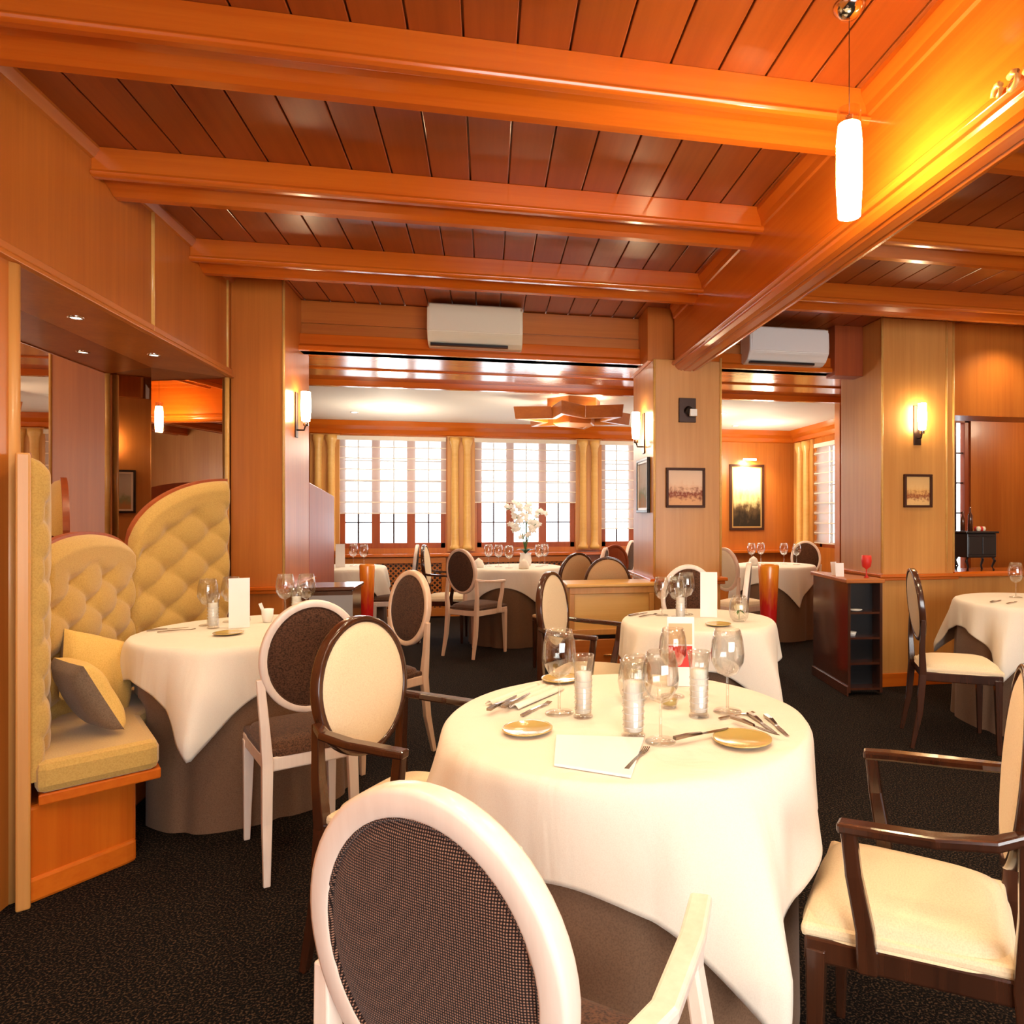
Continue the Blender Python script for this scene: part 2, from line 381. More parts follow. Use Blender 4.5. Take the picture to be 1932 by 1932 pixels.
# ledges round the pillars
def ledge(name, x0, x1, y0, y1, z=.83):
    return struct(MB().box(x0 - .025, x1 + .025, y0 - .03, y1 + .02, z - .035, z - .012).box(x0 - .04, x1 + .04, y0 - .045, y1 + .03, z - .012, z + .012).build(name, M['beam_x'], bevel=.005))
ledge('trim_2', XL + .04, -1.246, 4.56, 5.18); ledge('trim_3', 1.15, 1.635, 4.60, 5.29); ledge('trim_4', 2.90, 3.50, 4.60, 5.20)
for i, (x0, x1) in enumerate(((1.15, 1.635), (2.90, 3.50))):
    struct(MB().box(x0 - .015, x1 + .015, 4.585, 5.2, 0, .10).build('baseboard_%s' % ('centre_pillar', 'right_pillar')[i], M['beam_x'], bevel=.004))
# vertical corner beads
for i, (x, y, z0, z1) in enumerate(((1.15, 4.6, .85, 2.37), (1.635, 4.6, .85, 2.4), (2.90, 4.6, .85, H), (3.50, 4.6, .85, H), (-1.246, 4.56, .85, H), (3.44, 4.6, .85, H))):
    struct(MB().tube([(x, y, z0), (x, y, z1)], .009, 8).build('trim_bead_%d' % (i + 1), M['box']))
# right part: low wall, lintel, walls behind
struct(MB().box(3.50, 5.3, 4.63, 4.83, 0, .80).build('wall_right_low', M['panel'], bevel=.004))
struct(MB().extr([(4.57, .815), (4.57, .835), (4.59, .85), (4.90, .85), (4.90, .80), (4.61, .80)], 'x', 3.50, 5.3).build('trim_5', M['beam_x'], bevel=.003))
struct(MB().box(3.50, 5.3, 4.60, 4.64, 0, .09).build('baseboard_right', M['beam_x'], bevel=.004))
struct(MB().box(3.50, 5.3, 4.63, 4.90, 2.05, H).build('wall_right_lintel', M['wood_z']))
struct(MB().box(5.2, 5.3, -2.6, 4.63, 0, H).build('wall_right', M['panel']))
struct(MB().box(3.50, 4.70, 6.30, 6.40, 0, 2.7).box(5.00, 7.4, 6.30, 6.40, 0, 2.7).box(4.70, 5.00, 6.30, 6.40, 2.3, 2.7).box(4.70, 5.00, 6.30, 6.40, 0, .6).build('wall_side_room', M['wood_z']))
struct(MB().box(3.4, 7.4, 4.83, 6.4, 2.7, 2.76).box(3.4, 7.4, 4.83, 4.9, 2.6, 2.76).build('ceiling_side_room', M['wood_x']))
struct(MB().box(7.3, 7.4, 4.8, 6.4, 0, 2.76).build('wall_side_room_right', M['wood_z']))
struct(MB().box(5.3, 7.4, 4.70, 4.83, 0, 2.76).build('wall_side_room_front', M['wood_z']))
# wall behind the photographer (its window lights the room)
struct(MB().box(-1.7, 5.3, -2.6, -2.45, 0, .55).box(-1.7, 5.3, -2.6, -2.45, 2.35, H).box(-1.7, -.3, -2.6, -2.45, .55, 2.35).box(3.5, 5.3, -2.6, -2.45, .55, 2.35).build('wall_behind', M['wood_z']))
# back room shell with three window openings
YB = 8.80
wins = [(-1.77, -.51), (-.12, 1.13), (1.485, 2.75)]
wb = MB(); wb.box(-3.4, 4.4, YB, YB + .18, 0, .865).box(-3.4, 4.4, YB, YB + .18, 2.25, 2.6)
xs = [-3.4] + [v for w in wins for v in w] + [4.4]
for i in range(0, len(xs), 2): wb.box(xs[i], xs[i + 1], YB, YB + .18, .865, 2.25)
struct(wb.build('wall_back', M['wood_z']))
struct(MB().box(-3.5, -3.4, 4.6, 9.1, 0, 2.6).build('wall_back_room_left', M['wood_z']))
# the right wall of the back room with its window opening
struct(MB().box(4.20, 4.38, 6.30, 8.8, 0, .865).box(4.20, 4.38, 6.30, 8.8, 2.20, 2.6).box(4.20, 4.38, 6.30, 6.75, .865, 2.2).box(4.20, 4.38, 8.15, 8.8, .865, 2.2).build('wall_back_room_right', M['wood_z']))
# cornice, sill rail
struct(MB().extr([(YB, 2.27), (YB - .03, 2.28), (YB - .05, 2.33), (YB - .10, 2.37), (YB - .13, 2.43), (YB, 2.43)], 'x', -3.4, 4.2).build('trim_6', M['beam_x'], bevel=.003))
struct(MB().extr([(4.20, 2.27), (4.17, 2.28), (4.15, 2.33), (4.10, 2.37), (4.07, 2.43), (4.20, 2.43)], 'y', 6.3, 8.8).build('trim_7', M['beam_y'], bevel=.003))
struct(MB().box(-3.4, 4.2, YB - .10, YB, .76, .80).build('trim_8', M['beam_x'], bevel=.006))
# wainscot of the left wall: panel seams, niche moulding, posts
struct(MB().tube([(XL + .002, 3.56, 2.14), (XL + .002, 3.56, H)], .010, 8).tube([(XL + .002, 4.50, 2.14), (XL + .002, 4.50, H)], .008, 8).tube([(XL + .002, 2.50, 2.2), (XL + .002, 2.50, H)], .008, 8).build('trim_9', M['box']))
struct(MB().extr([(XL, 2.125), (XL + .022, 2.13), (XL + .022, 2.145), (XL + .010, 2.155), (XL + .012, 2.18), (XL, 2.185)], 'y', 2.50, 4.56).build('trim_10', M['wood_y'], bevel=.002))
struct(MB().tube([(XL - .012, 2.605, 0), (XL - .012, 2.605, 2.125)], .028, 12).build('trim_11', M['panel']))
struct(MB().tube([(XL - .01, 4.53, .85), (XL - .01, 4.53, 2.125)], .014, 10).build('trim_12', M['box']))
struct(MB().extr([(XL, H - .05), (XL + .012, H - .045), (XL + .03, H - .012), (XL + .03, H), (XL, H)], 'y', -2.6, 4.56).build('trim_13', M['wood_y']))
# niche mirrors
struct(MB().box(-1.90, -1.885, 2.53, 4.32, .9, 2.13).build('wall_left_mirror', M['mirror']))
p0, p1 = Vector((-1.885, 4.32)), Vector((-1.56, 4.555)); nrm = Vector((.6, -.8)) * .012
struct(MB().prism([(p0.x, p0.y), (p1.x, p1.y), (p1.x + .0, p1.y + .05), (p0.x, p0.y + .25)], .6, 2.13).build('wall_left_mirror_corner', M['mirror']))

# ---- beams
def cross(x0, x1, y, name):
    pr = [(y, H), (y, 2.668), (y - .008, 2.664), (y - .013, 2.655), (y - .008, 2.645), (y + .004, 2.640), (y + .028, 2.640), (y + .034, 2.652), (y + .06, 2.668),
          (y + .10, 2.662), (y + .14, 2.645), (y + .165, 2.632), (y + .20, 2.630), (y + .214, 2.640), (y + .214, 2.668), (y + .200, 2.676), (y + .200, H)]
    return struct(MB().extr(pr, 'x', x0, x1).build(name, M['beam_x'], bevel=.002))
k = 14
for y in (-1.54, -.62, .30, 1.22, 2.14, 3.056, 3.974):
    cross(XL, 1.31, y, 'trim_%d' % k); k += 1
    cross(1.47, 5.2, y, 'trim_%d' % k); k += 1
struct(MB().extr([(1.30, H), (1.30, 2.375), (1.288, 2.370), (1.276, 2.358), (1.274, 2.343), (1.284, 2.333), (1.300, 2.334), (1.303, 2.322), (1.320, 2.306), (1.345, 2.298), (1.356, 2.306), (1.368, 2.297),
                  (1.412, 2.297), (1.424, 2.306), (1.435, 2.298), (1.460, 2.306), (1.477, 2.322), (1.480, 2.334), (1.496, 2.333), (1.506, 2.343), (1.504, 2.358), (1.492, 2.370), (1.48, 2.375), (1.48, H)], 'y', -2.45, 4.62).build('trim_%d' % k, M['beam_y'], bevel=.002)); k += 1
struct(MB().extr([(1.30, 2.665), (1.290, 2.67), (1.286, 2.70), (1.268, H - .02), (1.268, H), (1.30, H)], 'y', -2.45, 4.62).build('trim_%d' % k, M['beam_y'])); k += 1
cs_ = thing('carved_scroll', 'gilded carved scroll ornament on the big beam at the top right', 'ornament', (1.268, 1.44, 2.345))
for i, (dy, dz, rr) in enumerate(((.045, .0, .022), (.0, -.006, .028), (-.055, .0, .024), (-.105, .004, .028))):
    pts = [(-.006 - .010 * math.sin(q / 10 * PI), dy + rr * (1 - q / 14) * math.cos(q * .62 + i), dz + rr * (1 - q / 14) * math.sin(q * .62 + i)) for q in range(12)]
    MB().tube(pts, [.009 - .0005 * q for q in range(12)], 8).build('scroll', M['box'], cs_)
# baseboard of the banquette niche / left wall
struct(MB().box(XL, XL + .015, -2.4, 2.5, 0, .12).build('baseboard_left', M['wood_y'], bevel=.004))

# ---- windows (frame, mullions, sill) as setting
def window(n, x0, x1, z0, z1, y, cas=3, rows=5, mat=None, axis='x'):
    T = (lambda a, b, c, d, e, f: (a, b, c, d, e, f)) if axis == 'x' else (lambda a, b, c, d, e, f: (c, d, a, b, e, f))
    root = MB()
    def bx(m, a, b, y0, y1, z0_, z1_):
        m.box(*T(a, b, y0, y1, z0_, z1_)) if axis == 'x' else m.box(y0, y1, a, b, z0_, z1_)
    bx(root, x0, x0 + .06, y, y + .07, z0, z1); bx(root, x1 - .06, x1, y, y + .07, z0, z1)
    bx(root, x0, x1, y, y + .07, z0, z0 + .07); bx(root, x0, x1, y, y + .07, z1 - .05, z1)
    cw = (x1 - x0) / cas
    for i in range(1, cas): bx(root, x0 + i * cw - .05, x0 + i * cw + .05, y - .005, y + .07, z0, z1)
    fr = root.build('window_%d' % n, M['redwood'], bevel=.004); struct(fr)
    mu = MB()
    for i in range(cas):
        xm = x0 + (i + .5) * cw; bx(mu, xm - .009, xm + .009, y + .02, y + .05, z0 + .07, z1 - .05)
    for j in range(1, rows):
        zz = z0 + .07 + (z1 - z0 - .12) * j / rows; bx(mu, x0 + .06, x1 - .06, y + .022, y + .048, zz - .008, zz + .008)
    mu.build('glazing_bar', M['iron'], fr)
    g = MB(); bx(g, x0 + .05, x1 - .05, y + .034, y + .037, z0 + .05, z1 - .04); g.build('pane', M['pane'], fr)
    return fr
for i, (a, b) in enumerate(wins): window(i + 1, a, b, .86, 2.26, YB + .04)
window(4, 6.75, 8.15, .86, 2.20, 4.25, axis='y', cas=3)
window(5, 4.70, 5.00, .6, 2.3, 6.32, cas=1, rows=5)

# roman blinds
def blind(x0, x1, z0, z1, y, lab, axis='x'):
    t = thing('roman_blind', lab, 'blind', ((x0 + x1) / 2, y, z1) if axis == 'x' else (y, (x0 + x1) / 2, z1), 0 if axis == 'x' else R(90))
    w = (x1 - x0) / 2; d = z1 - z0
    n = max(5, round(d / .13)); m = MB()
    m.grid(lambda u, v: (-w + 2 * w * u, -.006 - .010 * abs(math.sin(PI * v * n)), -d * v), 2, n * 6)
    m.build('blind_cloth', M['blind'], t)
    b = MB()
    for k in range(1, n + 1):
        zz = -d * k / n; b.box(-w, w, -.012, -.004, zz - .006, zz + .006)
    b.build('batten', M['cloth'], t)
    MB().box(-w, w, -.03, .0, -.05, .0).build('head_rail', M['cloth'], t)
blind(-1.80, -.50, 1.30, 2.25, YB - .012, 'sheer roman blind hanging lowest, on the left back window')
blind(-.15, 1.15, 1.44, 2.25, YB - .012, 'sheer roman blind half lowered on the middle back window behind the orchid')
blind(1.46, 2.78, 1.10, 2.25, YB - .012, 'sheer roman blind on the back window beside the centre pillar')
blind(6.70, 8.2, .92, 2.20, 4.188, 'long pale blind on the side window right of the landscape painting', axis='y')

# paired half columns between the windows
def columns(x, lab, axis='x', y=YB):
    t = struct(MB().box(x - .17, x + .17, y - .035, y, .82, 2.27).build('trim_%s' % lab, M['panel'], bevel=.004))
    for s in (-1, 1):
        MB().lathe([(.0, .84), (.065, .84), (.065, .88), (.05, .90), (.048, 1.0), (.044, 2.10), (.05, 2.12), (.05, 2.15), (.068, 2.20), (.068, 2.25), (0, 2.25)], x + s * .075, y - .045, 16).build('half_column', M['box'], t)
columns(-.315, 'columns_left'); columns(1.31, 'columns_right'); columns(-1.93, 'columns_far_left')
pc = struct(MB().box(4.17, 4.2, 8.2, 8.75, .82, 2.27).build('trim_columns_corner', M['panel'], bevel=.004))
for yy in (8.33, 8.52):
    MB().lathe([(0, .84), (.065, .84), (.065, .88), (.048, .92), (.044, 2.10), (.068, 2.18), (.068, 2.25), (0, 2.25)], 4.15, yy, 16).build('half_column', M['box'], pc)

# lattice radiator covers under the windows
def lattice(x0, x1, lab):
    t = thing('radiator_cover', lab, 'radiator cover', ((x0 + x1) / 2, YB - .06, 0))
    w = (x1 - x0) / 2; f = MB()
    f.box(-w, w, -.02, .05, .68, .755).box(-w, w, -.02, .05, .02, .12).box(-w, -w + .05, -.02, .05, .12, .68).box(w - .05, w, -.02, .05, .12, .68)
    f.build('cover_frame', M['wood_x'], t, bevel=.004)
    MB().box(-w + .05, w - .05, .03, .045, .12, .68).build('dark_backing', M['black'], t)
    l = MB(); st = .062; zz0, zz1 = .12, .68; xa, xb = -w + .05, w - .05; hh = zz1 - zz0
    q = xa - hh
    while q < xb:
        for sg in (0, 1):
            a0, a1 = q, q + hh
            p = [max(a0, xa), min(a1, xb)]
            if p[1] - p[0] > .02:
                za, zb = zz0 + (p[0] - a0), zz0 + (p[1] - a0)
                if sg: za, zb = zz1 - (p[0] - a0), zz1 - (p[1] - a0)
                l.tube([(p[0], .012 + .006 * sg, za), (p[1], .012 + .006 * sg, zb)], 0, sq=(.006, .017))
        q += st
    l.build('lattice', M['wood_x'], t)
lattice(-1.77, -.50, 'wooden lattice radiator cover under the left back window')
lattice(-.12, 1.13, 'wooden lattice radiator cover under the middle back window')
lattice(1.48, 2.75, 'wooden lattice radiator cover under the back window by the centre pillar')

# red-brown partition beyond the left pillar
struct(MB().prism([(5.18, 0), (6.0, 0), (6.0, 1.44), (5.6, 1.48), (5.18, 1.52)], 0, .05, mat=Matrix(((0, 0, 1, -1.296), (1, 0, 0, 0), (0, 1, 0, 0), (0, 0, 0, 1)))).build('wall_partition_left', M['redwood'], bevel=.008))

# ================================================================== BANQUETTE
def tuft(s, z, a=.25, b=.20):
    p, q = s / a + z / b, s / a - z / b
    sp, sq = math.sin(PI * p), math.sin(PI * q)
    return .45 * abs(sp * sq) ** .5 + .55 * min(1, (sp * sp + sq * sq) ** .5) ** .75
bq = thing('banquette', 'gold tufted corner banquette with arched high back in the left niche', 'banquette', (-1.5, 3.4, 0))
BO = Vector((-1.5, 3.4, 0))
A_, B_, C_, D_ = Vector((-1.492, 2.56)), Vector((-1.76, 3.05)), Vector((-1.76, 3.76)), Vector((-1.475, 4.26))
cen = Vector((-1.25, 3.4))
def back_panel(P0, P1, hfun, name, ns=64, z0=.40):
    d = (P1 - P0); L = d.length; d.normalize(); n = Vector((-d.y, d.x))
    if (cen - P0).dot(n) < 0: n = -n
    b = MB()
    def f(u, v):
        h = hfun(u); z = z0 + (h - z0) * v
        e = min(1, (1 - v) * (h - z0) / .05) ** .5 * min(1, u * L / .03) ** .5 * min(1, (1 - u) * L / .03) ** .5
        t = tuft(u * L + .05, z)
        off = .014 + .052 * e * (.12 + .88 * (t + (1 - t) * min(1, max(0, (z - h + .17) / .06))))
        q = P0 + d * (L * u) + n * off
        return Vector((q.x, q.y, z)) - BO
    g = b.grid(f, ns, 96)
    # wooden shell behind
    o = b.build(name, M['gold_uph'], bq)
    w = MB()
    N = 28
    fr = [P0 + d * (L * i / N) for i in range(N + 1)]
    for i in range(N):
        h0, h1 = hfun(i / N) + .012, hfun((i + 1) / N) + .012
        p, q = fr[i], fr[i + 1]; m = n * .016; r = -n * .012
        vs = [w.b.verts.new(Vector((a.x, a.y, zz)) - BO) for a, zz in ((p + r, 0), (q + r, 0), (q + m, 0), (p + m, 0), (p + r, h0), (q + r, h1), (q + m, h1), (p + m, h0))]
        for ff in ((0, 3, 2, 1), (4, 5, 6, 7), (0, 1, 5, 4), (2, 3, 7, 6)): w.b.faces.new([vs[j] for j in ff])
        if i == 0: w.b.faces.new([vs[j] for j in (3, 0, 4, 7)])
        if i == N - 1: w.b.faces.new([vs[j] for j in (1, 2, 6, 5)])
    bmesh.ops.remove_doubles(w.b, verts=w.b.verts, dist=1e-4)
    w.build('back_shell', M['redwood'], bq)
    return o
wing = lambda u: 1.10 + .38 * math.sqrt(max(0, 1 - (1 - u) ** 1.9))
back_panel(C_, D_, wing, 'backrest')
back_panel(A_, B_, lambda u: wing(1 - u), 'backrest')
back_panel(B_, C_, lambda u: 1.08 + .12 * math.sqrt(max(0, 1 - (2 * u - 1) ** 2 * .95)), 'backrest')
# end post of the near wing
d = (B_ - A_).normalized(); nn = Vector((d.y, -d.x))
pp = [A_ - nn * .022, A_ + nn * .016, A_ - d * .035 + nn * .016, A_ - d * .035 - nn * .022]
MB().prism([(p.x - BO.x, p.y - BO.y) for p in pp], 0, 1.49).build('end_post', M['panel'], bq, bevel=.006)
# seat
inn = [Vector((-1.175, 2.76)), Vector((-1.40, 3.13)), Vector((-1.40, 3.68)), Vector((-1.175, 4.06))]
out = [A_, B_, C_, D_]
poly = [A_ + Vector((.03, .0))] + [B_, C_, D_ + Vector((.03, 0))] + inn[::-1]
loc = lambda ps: [(p.x - BO.x, p.y - BO.y) for p in ps]
MB().prism(loc(poly), .355, .465).build('seat', M['gold_uph'], bq, bevel=.028)
rp = [p + (p - cen).normalized() * -.012 for p in poly[:]]
MB().prism(loc(rp), .318, .357).build('seat_rail', M['beam_y'], bq, bevel=.006)
base = [A_, B_, C_, D_] + [Vector((-1.29, 4.0)), Vector((-1.52, 3.62)), Vector((-1.52, 3.19)), Vector((-1.285, 2.83)), Vector((-1.302, 2.80))]
MB().prism(loc(base), 0.001, .32).build('base', M['beam_z'], bq, bevel=.012)
kb = [p + (p - Vector((-1.6, 3.4))).normalized() * .012 for p in base]
MB().prism(loc(kb), 0.0, .085).build('plinth', M['beam_y'], bq, bevel=.012)
# cushions
def cushion(name, lab, size, loc_, rot, m1, m2, th=.11):
    t = thing(name, lab, 'cushion', loc_, 0); t.rotation_euler = rot
    for sgn, mm, nm in ((1, m1, 'front_cover'), (-1, m2, 'back_cover')):
        b = MB()
        def f(u, v, sgn=sgn):
            x, y = 2 * u - 1, 2 * v - 1
            e = max(0, (1 - x ** 4) * (1 - y ** 4)) ** .5
            k = 1 - .06 * (1 - abs(x * y)) * (x * x + y * y) / 2
            wv = .006 * noise.noise(Vector((x * 2.2, y * 2.2, sgn * 3.1)))
            return (x * size * k, sgn * (th / 2 * e) + wv * e, y * size * k)
        b.grid(f, 24, 24); b.build(nm, mm, t)
    return t
cushion('cushion', 'plump gold cushion leaning on the tufted back, nearer the corner', .15, (-1.60, 3.20, .640), (R(24), R(-22), R(-118)), M['cushion'], M['cushion_dark'])
cushion('cushion', 'tilted cushion with dark taupe back near the banquette end post', .145, (-1.475, 2.89, .615), (R(26), R(0), R(-44)), M['cushion'], M['cushion_dark'])

# ================================================================== CHAIRS
def make_chair(label, frame, fab, arm=False, seatfab=None, a=None, group=None, name='dining_chair', reach=0., pinch=0.):
    fm, bm_ = M[frame], M[fab]; sm = M[seatfab] if seatfab else bm_
    t = thing(name, label, 'chair', (0, 0, 0), 0, group)
    wf, wr = (.205, .175) if arm else (.172, .150)
    a = a or (.194 if arm else .168); b = .2075; zc = .98 - b; lean = .10; yb = -.205
    rw = .020 if frame == 'chair_dark' else (.040 if fab == 'coarse_fab' else .028)
    def bk(x, h, dy=0): return Vector((x, yb - (h) * math.sin(lean) * 1.0 + dy, zc + h * math.cos(lean)))
    # back frame ring
    m = MB(); N = 56; K = 12; rings = []
    for i in range(N):
        th = 2 * PI * i / N; c, s = math.cos(th), math.sin(th)
        cx, cz = (a - rw / 2) * c, (b - rw / 2) * s
        nx, nz = c / a, s / b; l = math.hypot(nx, nz); nx /= l; nz /= l
        r = []
        for k in range(K):
            ph = 2 * PI * k / K + PI / K; cc, ss = math.cos(ph), math.sin(ph)
            q = lambda v: math.copysign(abs(v) ** .38, v)
            r.append(m.b.verts.new(bk(cx + nx * q(cc) * rw / 2, cz + nz * q(cc) * rw / 2, q(ss) * .017)))
        rings.append(r)
    for i in range(N):
        for k in range(K):
            f = m.b.faces.new((rings[i][k], rings[i][(k + 1) % K], rings[(i + 1) % N][(k + 1) % K], rings[(i + 1) % N][k])); f.smooth = True
    m.build('back_frame', fm, t)
    # padded back
    m = MB(); ai, bi = a - rw * (.75 if frame == 'chair_dark' else .9), b - rw * (.75 if frame == 'chair_dark' else .9)
    for sg in (1, -1):
        m.grid(lambda u, v, sg=sg: bk(ai * v * math.cos(2 * PI * u), bi * v * math.sin(2 * PI * u), sg * (.010 + .014 * math.sqrt(max(0, 1 - v ** 3)))), 40, 8, wrapu=True)
    bmesh.ops.remove_doubles(m.b, verts=m.b.verts, dist=1e-5)
    m.build('backrest', bm_, t)
    if frame != 'chair_dark':   # braided piping round the fabric
        m = MB(); pts = [bk(ai * math.cos(2 * PI * i / 48), bi * math.sin(2 * PI * i / 48), -.012) for i in range(49)]
        m.tube(pts, .0042, 6, cap=False); m.build('piping', bm_, t)
    # seat frame + cushion
    m = MB(); m.prism([(-wf, .195), (-wr, -.195), (wr, -.195), (wf, .195)], .372, .424); m.build('seat_frame', fm, t, bevel=.006)
    m = MB()
    def sf(u, v):
        x, y = 2 * u - 1, 2 * v - 1
        # rounded square
        k = (abs(x) ** 6 + abs(y) ** 6) ** (1 / 6) if (x or y) else 1
        mx = max(abs(x), abs(y)); X, Y = (x * mx / k, y * mx / k) if k else (0, 0)
        w = (wr + (wf - wr) * (Y * .5 + .5)) * 1.0
        h = .422 + .05 * (1 - mx ** 6) ** .4 + .012 * (1 - x * x) * (1 - y * y)
        return (X * w, Y * .205 + .008, h)
    m.grid(sf, 22, 22); m.build('seat', sm, t)
    m = MB(); m.prism([(-wf * .99, .203), (-wr * .99, -.19), (wr * .99, -.19), (wf * .99, .203)], .418, .446); m.build('seat_border', sm, t, bevel=.010)
    # legs
    for s in (-1, 1):
        m = MB(); m.tube([(s * (wf - .018), .172, .40), (s * (wf - .012), .176, .0)], 0, sq=[(.040, .040), (.022, .022)]); m.build('leg', fm, t, bevel=.003)
        m = MB()
        m.tube([bk(s * a * .965, -.065), (s * (wr + .004), -.203, .55), (s * (wr - .006), -.198, .41), (s * (wr - .002), -.215, .2), (s * (wr + .004), -.255, 0)], 0, sq=[(.026, .022), (.030, .028), (.036, .036), (.032, .032), (.022, .022)])
        m.build('leg', fm, t, bevel=.003)
        if arm:
            m = MB()
            m.tube([(s * (a - .010), yb - .0, .700), (s * .215, -.15, .688), (s * .228, -.05, .680), (s * (.228 - pinch / 2), .06 + reach / 2, .676), (s * (.224 - pinch), .125 + reach, .672)], 0, sq=[(.026, .022), (.034, .022), (.038, .022), (.038, .022), (.036, .022)])
            m.build('armrest', fm, t, bevel=.006)
            m = MB(); m.tube([(s * (.222 - pinch), .105 + reach, .668), (s * (.222 - pinch), .095 + reach, .58), (s * (wf + .006), .075 + reach * .9, .47), (s * (wf + .0), .07 + reach * .9, .385)], 0, sq=[(.026, .030), (.026, .032), (.028, .036), (.03, .04)])
            m.build('arm_post', fm, t, bevel=.005)
    return t
def place(t, x, y, deg): t.location = (x, y, 0); t.rotation_euler = (0, 0, R(deg)); return t
def chair_at(proto, x, y, deg, label, group=None, skip=()):
    t = copy_tree(proto, None, skip); t['label'] = label
    if group: t['group'] = group
    return place(t, x, y, deg)
# front chair D (coarse weave), built first
fD = make_chair('big whitewashed armchair seen from behind in the bottom foreground', 'chair_white', 'coarse_fab', arm=True, seatfab='brown_fab', name='armchair', reach=.09, pinch=.045)
place(fD, .065, .985, -38)
cA = make_chair('whitewashed side chair with dark oval back at the banquette table', 'chair_white', 'brown_fab', a=.172)
place(cA, -.715, 2.83, 25)
cC = make_chair('pale framed chair with dark oval seen edge-on, right side of banquette table', 'chair_pale', 'brown_fab', a=.18)
place(cC, -.575, 3.77, 131)
cB = make_chair('dark framed armchair with tall cream oval back left of the nearest table', 'chair_dark', 'cream_fab', arm=True, name='armchair')
place(cB, -.195, 2.07, -121)
chair_at(cB, .92, 1.345, 53, 'dark framed armchair with broad cream seat cut off by the right edge')
pF = make_chair('x', 'chair_pale', 'brown_fab', arm=True, a=.172, name='armchair'); pF['label'] = 'pale armchair with dark oval back left of the far centre table'; pF['group'] = 'chairs of the far tables'; place(pF, -.09, 6.44, -40)
#( 'pale armchair with dark oval back left of the far centre table', 'chairs of the far tables')
chair_at(cB, -.40, 7.15, -95, 'dark armchair with cream back seen sideways behind the pale armchair', 'chairs of the far tables')
chair_at(cA, -.92, 7.2, 92, 'white chair with back edge-on in front of the lattice cover', 'chairs of the far tables')
chair_at(cB, .535, 3.58, -118, 'dark armchair with cream back edge-on beside the pale wooden box', 'chairs near the pale box')
dk = make_chair('dark framed chair with beige oval back rising left behind the pale box', 'chair_dark', 'beige_fab', a=.175)
place(dk, .62, 5.65, 28)
chair_at(dk, .90, 5.10, -8, 'dark framed chair with beige oval, only its arch above the pale box')
chair_at(cA, .88, 6.33, 70, 'white chair back peeping out between the beige ovals and the window')
rd = make_chair('red-brown wooden chair back behind the pale box, near the fluted columns', 'redwood', 'redwood', a=.165)
place(rd, 1.22, 7.0, 15)
chair_at(cA, 1.50, 8.0, 60, 'white chair edge-on between the red-brown chair and the centre pillar')
chair_at(cA, 1.18, 3.82, 168, 'white ringed chair with dark oval facing us behind the middle table')
chair_at(cA, 1.47, 4.26, 66, 'white ringed chair seen edge-on in front of the centre pillar')
wc = make_chair('cream oval chair beside the right edge of the centre pillar', 'chair_pale', 'cream_fab', a=.165)
place(wc, 2.37, 6.15, -60)
chair_at(cA, 3.58, 7.15, 160, 'white ringed chair with dark oval behind the far right table')
chair_at(cB, 2.61, 3.42, -115, 'dark framed chair with white oval edge-on and cream seat by the low wall', skip=('armrest', 'arm_post'))

